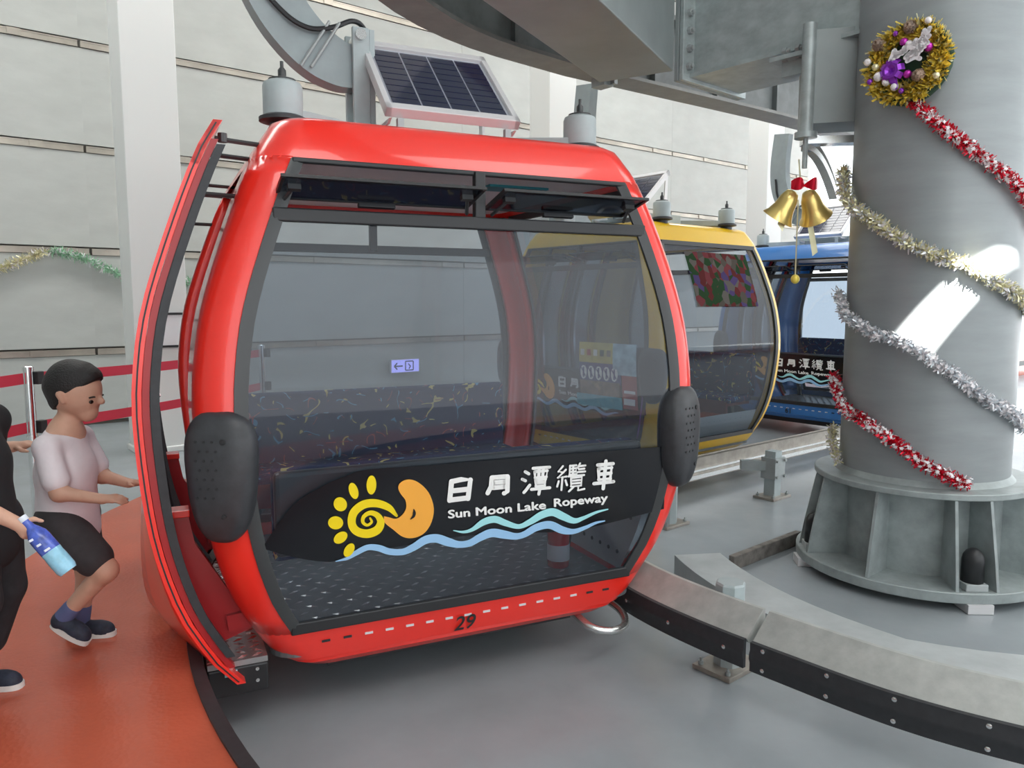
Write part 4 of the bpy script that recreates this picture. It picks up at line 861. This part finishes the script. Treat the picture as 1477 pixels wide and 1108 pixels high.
for x, z, r, mt in [(-.15, -.06, .028, 'white_flake'), (-.17, -.0, .022, 'pale_gold'), (-.10, -.10, .026, 'white_flake'), (.02, .09, .022, 'white_flake'), (-.01, .11, .024, 'magenta_foil'), (.13, .05, .026, 'magenta_foil'), (.02, -.08, .024, 'magenta_foil'), (-.2, -.08, .018, 'purple_foil'), (-.06, .17, .017, 'purple_foil'), (-.01, -.17, .017, 'purple_foil'), (.12, .2, .02, 'white_flake'), (.18, -.12, .02, 'pale_gold'), (-.05, -.14, .024, 'white_flake'), (-.22, .04, .022, 'white_flake')]:
    m = MB(); m.grid([[wp(x, z, .08) + p for p in rr] for rr in sdome(r, r, r, 2.0, 12, 8)], True); m.build('bauble', mt, e, smooth=True)
for x, z in ((-.16, .13), (.02, .19), (.08, -.10)):
    m = MB()
    for k in range(5):
        rr = .030 - .005 * k
        for q in range(6): a = 2 * PI * (q + .5 * k) / 6; m.box(wp(x + rr * math.cos(a), z + rr * math.sin(a), .07 + .012 * k), (.018, .018, .018), Matrix.Rotation(a, 3, en))
    m.build('pine_cone', 'notice_brown', e)
bw = empty('purple_bow'); bw.parent = e
for k in range(8):
    a = 2 * PI * k / 8 + .2; d = ex_ * math.cos(a) + ez * math.sin(a); s_ = d.cross(en); c = wp(-.07, -.045, .085); m = MB(); L_ = .075
    m.grid([[c + d * L_ * t + en * (.03 * math.sin(PI * t)) + s_ * .018, c + d * L_ * t + en * (.03 * math.sin(PI * t)) - s_ * .018] for t in zs(0, 1, 5)]); m.build('loop', 'purple_foil', bw)
m = MB(); m.grid([[wp(-.075 + .02 * t, -.06 - .10 * t, .095) , wp(-.035 + .01 * t, -.06 - .10 * t, .095)] for t in zs(0, 1, 3)]); m.build('tail', 'purple_foil', bw)
m = MB(); th = lambda pts, w: m.add([wp((x - 128) / 5.5 * .006, (y) / 5.5 * .006, .105) for x, y in stroke(pts, [w] * len(pts))[0]], stroke(pts, [w] * len(pts))[1])
for pts in [[(60, 10), (72, 40), (80, 62), (86, 40), (80, 20)], [(88, 30), (98, 44), (106, 34), (98, 26), (90, 32)], [(108, 36), (118, 48), (124, 36)], [(126, 40), (132, 66), (136, 44)], [(140, 46), (150, 60), (165, 58), (178, 70), (190, 90)], [(150, 20), (170, 32), (196, 38), (220, 30)], [(160, 0), (180, 14), (205, 16)], [(178, 72), (205, 80), (222, 100), (230, 130)], [(205, 80), (232, 78), (250, 60)], [(222, 100), (245, 112), (256, 135)], [(236, 78), (256, 96)], [(150, -10), (190, 0), (215, -12)], [(140, 10), (160, 25), (185, 30)], [(200, 50), (215, 60), (235, 45)], [(190, 20), (220, 45)], [(165, 30), (200, 60)]]: th(pts, 24)
m.build('silver_deer_and_script', 'white_flake', e)
tag(e, 'round gold tinsel wreath with purple bow and silver deer on the column', 'wreath')

# gold bells hanging from the bracket pipe
bl = R2(-.80, .28, 2.24) + Vector((-.02, -.06, -.02)); e = empty('bell_ornament', bl); e.scale = (1.2, 1.2, 1.3)
for sx, tl in ((-1, .45), (1, -.5)):
    R = Matrix.Rotation(tl, 3, 'Y') @ Matrix.Rotation(.35, 3, 'X'); m = MB()
    m.lathe([(.012, .0), (.035, -.01), (.052, -.05), (.06, -.10), (.075, -.14), (.095, -.165), (.088, -.165), (.06, -.12)], (sx * .04, 0, .03), 24, R); m.build('bell', 'gold_foil', e, smooth=50)
    m = MB(); m.grid([[Vector((sx * .04, 0, .03)) + R @ (Vector((0, 0, -.155)) + p) for p in rr] for rr in sdome(.02, .02, .02, 2, 10, 6)], True); m.build('clapper', 'gold_bright', e, smooth=True)
for sx in (-1, 1):
    m = MB(); m.grid([[Vector((sx * .075 * t, -.05 - .05 * math.sin(PI * t), .045 + .03 * math.sin(PI * t * .8) + .012)), Vector((sx * .075 * t, -.05 - .03 * math.sin(PI * t), .045 - .022 * math.sin(PI * t * .8)))] for t in zs(0, 1, 7)]); m.build('red_bow_loop', 'red_foil', e)
    m = MB(); m.grid([[Vector((sx * (.02 + .07 * t), .02, .0 - .26 * t * (1.2 if sx > 0 else .7))), Vector((sx * (.05 + .07 * t), .02, .01 - .25 * t * (1.2 if sx > 0 else .6)))] for t in zs(0, 1, 5)]); m.build('gold_ribbon', 'pale_gold', e)
m = MB(); m.tube([(0, 0, .05), (.0, .05, .20)], .004, 6); m.build('hanging_cord', 'pale_gold', e)
m = MB(); m.tube([(-.02, -.02, -.02), (-.02, -.02, -.42)], .004, 6); m.build('bead_string', 'pale_gold', e)
m = MB(); m.grid([[Vector((-.02, -.02, -.435)) + p for p in rr] for rr in sdome(.025, .025, .025, 2, 12, 8)], True); m.build('gold_ball', 'gold_bright', e, smooth=True)
tag(e, 'pair of gold bells with a red bow and beaded string', 'ornament')

# ================================================================== PEOPLE (signed-distance bodies)
def sdf_mesh(prims, h=.006, k=.025, clips=()):
    lo = np.min([np.minimum(np.array(p[1]), np.array(p[2])) - max(p[3], p[4]) for p in prims], axis=0) - .03
    hi = np.max([np.maximum(np.array(p[1]), np.array(p[2])) + max(p[3], p[4]) for p in prims], axis=0) + .03
    n = np.ceil((hi - lo) / h).astype(int) + 1; F = np.full(n, 1.0, np.float32); axs = [lo[i] + h * np.arange(n[i]) for i in range(3)]
    for p in prims:
        a, b, ra, rb = np.array(p[1], float), np.array(p[2], float), p[3], p[4]; kk = p[5] if len(p) > 5 else k; sc = np.array(p[6]) if len(p) > 6 else np.ones(3)
        mr = max(ra, rb) * max(1, (1 / sc).max()) + kk + .02
        i0 = np.maximum(((np.minimum(a, b) - mr - lo) / h).astype(int), 0); i1 = np.minimum(((np.maximum(a, b) + mr - lo) / h).astype(int) + 2, n)
        sl = tuple(slice(i0[i], i1[i]) for i in range(3)); X, Y, Z = np.meshgrid(*[axs[i][sl[i]] for i in range(3)], indexing='ij')
        d = (b - a) * sc; L2 = max(d @ d, 1e-9); px, py, pz = (X - a[0]) * sc[0], (Y - a[1]) * sc[1], (Z - a[2]) * sc[2]
        t = np.clip((px * d[0] + py * d[1] + pz * d[2]) / L2, 0, 1); D = np.sqrt((px - t * d[0]) ** 2 + (py - t * d[1]) ** 2 + (pz - t * d[2]) ** 2) - (ra + (rb - ra) * t)
        G_ = F[sl]; hh = np.clip(.5 + .5 * (G_ - D) / kk, 0, 1); F[sl] = G_ * (1 - hh) + D * hh - kk * hh * (1 - hh)
    if clips:
        X, Y, Z = np.meshgrid(*axs, indexing='ij')
        for pt_, nv in clips:
            F = np.maximum(F, (X - pt_[0]) * nv[0] + (Y - pt_[1]) * nv[1] + (Z - pt_[2]) * nv[2])
    ins = F < 0; cnt = np.zeros(np.array(F.shape) - 1, int); acc = np.zeros(cnt.shape + (3,)); wsum = np.zeros(cnt.shape)
    cs = [(i, j, l) for i in (0, 1) for j in (0, 1) for l in (0, 1)]; S = lambda A, c: A[c[0]:A.shape[0] - 1 + c[0], c[1]:A.shape[1] - 1 + c[1], c[2]:A.shape[2] - 1 + c[2]]
    for c in cs:
        for ax in range(3):
            if c[ax] == 0:
                c2 = list(c); c2[ax] = 1; f0, f1 = S(F, c), S(F, c2); cr = (f0 < 0) != (f1 < 0); t = np.where(cr, f0 / np.where(cr, f0 - f1, 1), 0)
                for q in range(3): acc[..., q] += np.where(cr, c[q] + (t if q == ax else 0), 0)
                wsum += cr
    act = wsum > 0; idx = -np.ones(act.shape, int); idx[act] = np.arange(act.sum()); w = np.argwhere(act)
    V = lo + h * (w + acc[act] / wsum[act][:, None]); faces = []
    for ax in range(3):
        u, v = (ax + 1) % 3, (ax + 2) % 3; a = [slice(None)] * 3; b = [slice(None)] * 3; a[ax] = slice(0, -1); b[ax] = slice(1, None)
        cr = ins[tuple(a)] != ins[tuple(b)]; E_ = np.argwhere(cr); ok = (E_[:, u] > 0) & (E_[:, v] > 0) & (E_[:, u] < F.shape[u] - 1) & (E_[:, v] < F.shape[v] - 1); E_ = E_[ok]
        def cell(du, dv): q = E_.copy(); q[:, u] -= du; q[:, v] -= dv; return idx[q[:, 0], q[:, 1], q[:, 2]]
        Q = np.stack([cell(1, 1), cell(0, 1), cell(0, 0), cell(1, 0)], 1); fl_ = ~ins[tuple(a)][E_[:, 0], E_[:, 1], E_[:, 2]]; Q[fl_] = Q[fl_][:, ::-1]; faces.append(Q)
    return V, np.concatenate(faces)
def skin_obj(name, prims, mt, parent, **kw):
    V, Fc = sdf_mesh(prims, **kw); o = parent.location; me = bpy.data.meshes.new(name); me.from_pydata((V - np.array(o)).tolist(), [], Fc.tolist()); me.materials.append(MATS[mt]); me.shade_smooth()
    ob = obj(name, me, parent); md = ob.modifiers.new('sm', 'SMOOTH'); md.factor = .5; md.iterations = 2; return ob
c_ = lambda a, b, ra, rb, *r: ('c', a, b, ra, rb, *r)
def hand(w, d, up, side, grip=0.3, s=1.0):
    """palm and five fingers; w wrist, d pointing direction, up = back of hand, side = towards the thumb"""
    w, d, up, side = [np.array(x, float) for x in (w, d, up, side)]; d /= np.linalg.norm(d); up = up - d * (up @ d); up /= np.linalg.norm(up); side = np.cross(up, d) * np.sign(np.cross(up, d) @ side)
    P = [c_(w, w + d * .05 * s + side * .012 * s, .017 * s, .019 * s, .012), c_(w + d * .01 * s, w + d * .055 * s - side * .016 * s, .016 * s, .015 * s, .012)]
    for i, (off, ln) in enumerate([(.024, .052), (.009, .060), (-.006, .055), (-.020, .043)]):
        b = w + d * .062 * s + side * off * s; g = grip * (1 + .12 * i); d1 = d * math.cos(g) - up * math.sin(g); d2 = d * math.cos(2.2 * g) - up * math.sin(2.2 * g); m1 = b + d1 * ln * .5 * s; P += [c_(b, m1, .0085 * s, .0078 * s, .005), c_(m1, m1 + d2 * ln * .5 * s, .0078 * s, .0065 * s, .005)]
    t0 = w + d * .02 * s + side * .022 * s; t1 = t0 + (d * .6 + side * .8 - up * .3) * .034 * s; P += [c_(t0, t1, .011 * s, .009 * s, .007), c_(t1, t1 + (d * .9 + side * .25 - up * .3) * .03 * s, .009 * s, .0075 * s, .006)]
    return P
def head_parts(parent, C_, r, hairline, fwd, down=.0):
    """eyes, brows, mouth as small children; head faces fwd (unit, in plan) pitched down"""
    f = Vector(fwd).normalized(); sd_ = Vector((-f.y, f.x, 0)); fd = (f * math.cos(down) + Vector((0, 0, -math.sin(down)))); upv = sd_.cross(-fd) * -1
    upv = fd.cross(sd_) * -1 if fd.cross(sd_).z < 0 else fd.cross(sd_)
    Lc = lambda a, b, c: Vector(C_) + fd * a * r + sd_ * b * r + upv * c * r
    for s in (-1, 1):
        m = MB(); p = Lc(.84, .36 * s, -.02); R = align(fd); m.grid([[p + R @ q for q in rr] for rr in sdome(.14 * r, .10 * r, .08 * r, 2, 10, 6)], True); m.build('eye', 'eye_dark', parent, smooth=True, loc=-parent.location)
        m = MB(); m.tube([Lc(.88, .20 * s, .17), Lc(.90, .36 * s, .22), Lc(.80, .55 * s, .17)], .035 * r, 6); m.build('eyebrow', 'hair_black', parent, loc=-parent.location)
    m = MB(); m.tube([Lc(.88, -.2, -.58), Lc(.96, 0, -.57), Lc(.88, .2, -.58)], [.03 * r, .06 * r, .03 * r], 6); m.build('mouth', 'lip', parent, smooth=True, loc=-parent.location)
    return Lc
def T(v): return np.array(v, float)
def shoe(parent, heel, toe, w=.036, up=(0, 0, 1)):
    heel, toe = T(heel), T(toe); d = (toe - heel); L_ = np.linalg.norm(d); d /= L_; u = T(up) - d * (T(up) @ d); u /= np.linalg.norm(u)
    up_ = skin_obj('shoe_upper', [c_(heel + d * .03 + u * .05, heel + d * .03 + u * .035, .034, .036, .02), c_(heel + d * .03 + u * .04, toe - d * .05 + u * .03, .036, .034, .02), c_(toe - d * .07 + u * .028, toe - d * .035 + u * .024, .036, .028, .02)], 'shoe_navy', parent, h=.005)
    s_ = np.cross(d, u); m = MB(); ring = [heel + d * (L_ / 2 + L_ / 2 * math.cos(a) * .99) + s_ * w * 1.1 * (math.copysign(abs(math.sin(a)) ** .6, math.sin(a))) for a in [2 * PI * k / 28 for k in range(28)]]
    o = T(parent.location); n = len(ring); m.add([tuple(p + u * z - o) for z in (0, .022) for p in ring], [tuple(range(n))[::-1], tuple(range(n, 2 * n))] + [(i, (i + 1) % n, n + (i + 1) % n, n + i) for i in range(n)])
    so_ = m.build('shoe_sole', 'sole_white', parent, smooth=40)

# ---- boy in white T-shirt walking to the door (faces +x)
bo = empty('person', (-1.93, 3.26, 0))
hip = T((-1.93, 3.26, .58)); nk = T((-1.915, 3.26, .965)); hc = T((-1.862, 3.26, 1.105))
kN, aN = T((-1.735, 3.18, .36)), T((-1.935, 3.19, .145)); kF, aF = T((-1.90, 3.335, .32)), T((-1.945, 3.335, .07))
shN, shF = T((-1.925, 3.13, .90)), T((-1.925, 3.39, .90)); eN, wN = T((-1.865, 3.10, .715)), T((-1.70, 3.12, .685)); eF, wF = T((-1.85, 3.40, .72)), T((-1.70, 3.34, .70))
bp = [c_(hc + [.005, 0, .02], hc + [.005, 0, .02], .092, .092, .03, (.92, 1.16, .95)), c_(hc + [-.012, 0, .025], hc + [-.012, 0, .025], .098, .098, .03, (1, 1.2, 1)), c_(hc + [.035, 0, -.045], hc + [.045, 0, -.075], .058, .042, .03), c_(hc + [.092, 0, -.005], hc + [.108, 0, -.03], .010, .014, .012),
      c_(hc + [-.008, -.086, -.02], hc + [-.016, -.096, .012], .011, .014, .006), c_(hc + [-.008, .086, -.02], hc + [-.016, .096, .012], .011, .014, .006),
      c_(hc + [-.03, 0, -.06], nk, .039, .043, .02), c_(nk + [0, 0, -.03], (-1.93, 3.26, .80), .075, .095, .04, (1.05, .85, 1)), c_((-1.93, 3.26, .80), hip + [0, 0, .03], .095, .095, .04, (1.05, .85, 1)),
      c_(nk + [-.005, -.05, -.045], shN, .045, .042, .03), c_(nk + [-.005, .05, -.045], shF, .045, .042, .03), c_(shN, eN, .040, .031), c_(eN, wN, .031, .021), c_(shF, eF, .040, .031), c_(eF, wF, .031, .021),
      c_(hip + [0, -.06, -.02], kN, .076, .046), c_(kN, aN, .047, .030), c_(hip + [0, .06, -.02], kF, .076, .046), c_(kF, aF, .047, .030)]
bp += hand(wN, (1, .05, .02), (0, -.3, 1), (0, 1, 0), .25, .85) + hand(wF, (1, -.1, .05), (0, .3, 1), (0, -1, 0), .25, .85)
body = skin_obj('body', bp, 'skin', bo, h=.006, k=.03)
head_parts(bo, tuple(hc + [.004, 0, .0]), .10, 0, (1, 0, 0), .30)
skin_obj('hair', [c_(hc + [-.016, 0, .045], hc + [-.016, 0, .045], .108, .108, .02, (1, 1.18, 1)), c_(hc + [-.05, 0, .03], hc + [-.05, 0, -.02], .075, .06, .02, (1, .85, 1)), c_(hc + [.04, 0, .075], hc + [.055, 0, .07], .062, .056, .02, (1, .85, 1))], 'hair_black', bo, h=.006,
         clips=[(hc + [.085, 0, .052], (.57, 0, -.82)), (hc + [-.03, 0, -.07], (.2, 0, -.98))])
skin_obj('t_shirt', [c_((-1.925, 3.26, .905), (-1.925, 3.26, .78), .082, .106, .04, (1.0, .80, 1)), c_((-1.925, 3.26, .78), (-1.93, 3.26, .52), .106, .122, .04, (1.0, .84, 1)), c_(nk + [-.005, -.05, -.05], shN, .050, .049, .03), c_(nk + [-.005, .05, -.05], shF, .050, .049, .03), c_(shN, shN + (eN - shN) * .72, .049, .054, .02), c_(shF, shF + (eF - shF) * .72, .049, .054, .02)], 'shirt_white', bo, h=.007,
         clips=[((0, 0, .545), (.05, 0, -1)), (tuple(nk + [0, 0, -.012]), (.2, 0, 1))])
def shorts(parent, hp_, kn, kf, mt, t=.72, r0=.10, r1=.085):
    return skin_obj('shorts', [c_(hp_ + [0, -.05, 0], hp_ + [0, .05, 0], r0 * 1.05, r0 * 1.05, .04), c_(hp_ + [0, -.06, -.03], hp_ + [0, -.06, -.03] + (kn - hp_ - [0, -.06, -.03]) * t, r0, r1, .03), c_(hp_ + [0, .06, -.03], hp_ + [0, .06, -.03] + (kf - hp_ - [0, .06, -.03]) * t, r0, r1, .03)], mt, parent, h=.007, clips=[((0, 0, hp_[2] + .06), (0, 0, 1))])
shorts(bo, hip, kN, kF, 'shorts_grey', .74, .094, .078)
for a, k_ in ((aN, kN), (aF, kF)):
    d = (k_ - a) / np.linalg.norm(k_ - a); skin_obj('sock', [c_(a + d * -.01, a + d * .06, .038, .038, .01)], 'sock_blue', bo, h=.006)
shoe(bo, (-2.005, 3.335, 0.0), (-1.79, 3.335, 0.0))
shoe(bo, aN + [-.055, 0, -.03], aN + [.10, 0, -.125], up=(.55, 0, .83))
tag(bo, 'boy in white T-shirt and dark grey shorts walking towards the open door', 'person')

# ---- older child in black, hand on the boy's back, holding a bottle
p2 = empty('person', (-2.03, 2.80, 0))
hip = T((-2.00, 2.80, .68)); nk = T((-2.01, 2.80, 1.12)); hc = T((-2.0, 2.80, 1.295))
kN, aN = T((-1.95, 2.70, .41)), T((-2.08, 2.68, .09)); kF, aF = T((-1.98, 2.89, .40)), T((-2.09, 2.87, .07))
shN, shF = T((-2.03, 2.64, 1.04)), T((-2.03, 2.96, 1.04)); eN, wN = T((-1.93, 2.60, .84)), T((-1.765, 2.66, .72)); eF, wF = T((-2.13, 3.06, .90)), T((-2.075, 3.15, .90))
bp = [c_(hc + [.005, 0, .02], hc + [.005, 0, .02], .096, .096, .03, (.92, 1.16, .95)), c_(hc + [-.012, 0, .025], hc + [-.012, 0, .025], .102, .102, .03, (1, 1.2, 1)), c_(hc + [.035, 0, -.05], hc + [.045, 0, -.085], .06, .044, .03), c_(hc + [.096, 0, -.005], hc + [.112, 0, -.032], .010, .014, .012),
      c_(hc + [-.005, -.08, -.01], hc + [-.012, -.088, .02], .012, .014, .008), c_(hc + [-.005, .08, -.01], hc + [-.012, .088, .02], .012, .014, .008),
      c_(hc + [-.03, 0, -.06], nk, .043, .047, .02), c_(nk + [0, 0, -.04], (-2.02, 2.80, .92), .085, .105, .04, (1.05, .8, 1)), c_((-2.02, 2.80, .92), hip + [0, 0, .03], .105, .105, .04, (1.05, .8, 1)),
      c_(nk + [-.005, -.06, -.05], shN, .05, .047, .03), c_(nk + [-.005, .06, -.05], shF, .05, .047, .03), c_(shN, eN, .044, .036), c_(eN, wN, .036, .024), c_(shF, eF, .044, .036), c_(eF, wF, .036, .023),
      c_(hip + [0, -.07, -.02], kN, .085, .052), c_(kN, aN, .052, .033), c_(hip + [0, .07, -.02], kF, .085, .052), c_(kF, aF, .052, .033)]
bp += hand(wN, (.72, .12, -.68), (0, -1, .1), (.6, 0, .7), .62, .95) + hand(wF, (.80, .25, .12), (-.3, -.2, 1), (0, -1, .2), .20, .95)
skin_obj('body', bp, 'skin', p2, h=.006, k=.03)
head_parts(p2, tuple(hc + [.004, 0, 0]), .105, 0, (1, 0, 0), .15)
skin_obj('hair', [c_(hc + [-.016, 0, .045], hc + [-.016, 0, .045], .113, .113, .02, (1, 1.18, 1)), c_(hc + [-.05, 0, .03], hc + [-.05, 0, -.03], .078, .062, .02, (1, .85, 1)), c_(hc + [.045, 0, .07], hc + [.06, 0, .06], .062, .056, .02, (1, .85, 1))], 'hair_black', p2, h=.006, clips=[(hc + [.09, 0, .055], (.57, 0, -.82)), (hc + [-.03, 0, -.075], (.2, 0, -.98))])
skin_obj('t_shirt', [c_((-2.035, 2.80, 1.05), (-2.02, 2.80, .90), .098, .122, .04, (1.0, .74, 1)), c_((-2.02, 2.80, .90), (-2.00, 2.80, .60), .122, .132, .04, (1.0, .8, 1)), c_(nk + [-.005, -.06, -.055], shN, .06, .062, .03), c_(nk + [-.005, .06, -.055], shF, .06, .062, .03), c_(shN, shN + (eN - shN) * .8, .064, .07, .03), c_(shF, shF + (eF - shF) * .8, .064, .068, .03)], 'shirt_black', p2, h=.007, clips=[((0, 0, .60), (.05, 0, -1)), (tuple(nk + [0, 0, -.015]), (.2, 0, 1))])
skin_obj('trousers', [c_(hip + [0, -.05, 0], hip + [0, .05, 0], .118, .118, .04), c_(hip + [0, -.065, -.03], kN, .112, .078, .03), c_(kN, kN + (aN - kN) * .62, .078, .07, .02), c_(hip + [0, .065, -.03], kF, .112, .078, .03), c_(kF, kF + (aF - kF) * .62, .078, .07, .02)], 'trouser_black', p2, h=.007, clips=[((0, 0, hip[2] + .06), (0, 0, 1))])
for a, k_ in ((aN, kN), (aF, kF)):
    d = (k_ - a) / np.linalg.norm(k_ - a); skin_obj('sock', [c_(a + d * -.01, a + d * .05, .041, .041, .01)], 'shirt_black', p2, h=.006)
shoe(p2, (-2.14, 2.67, 0), (-1.885, 2.66, 0), .04); shoe(p2, (-2.16, 2.87, .0), (-1.91, 2.86, .0), .04)
tag(p2, 'person in black T-shirt and dark cropped trousers with hand on the boy\'s back', 'person')
# bottle in the hand
bd = Vector((.60, .03, -.80)).normalized(); b0 = Vector((-1.735, 2.665, .73)); e = empty('water_bottle', b0); R = align(bd)
m = MB(); m.lathe([(.014, 0), (.014, .02), (.016, .035), (.033, .07), (.035, .09), (.035, .145)], (0, 0, 0), 20, R); m.build('upper_sleeve', 'bottle_blue', e, smooth=40)
m = MB(); m.lathe([(.0352, .145), (.034, .16), (.0352, .175), (.0352, .225), (.030, .24)], (0, 0, 0), 20, R); m.build('lower_sleeve', 'bottle_cyan', e, smooth=40)
m = MB(); m.lathe([(.016, -.012), (.016, .008)], (0, 0, 0), 16, R); m.build('cap', 'bottle_white', e, smooth=40)
m = MB()
for k in range(3): m.box(R @ Vector((.0 , 0, .095 + k * .022)) + Vector((-.01 + .012 * k, -.0345, .012)), (.03, .004, .008), R @ rotm('Z', .3))
m.build('print_marks', 'bottle_white', e)
tag(e, 'blue and light blue drink bottle held by the person in black', 'bottle')
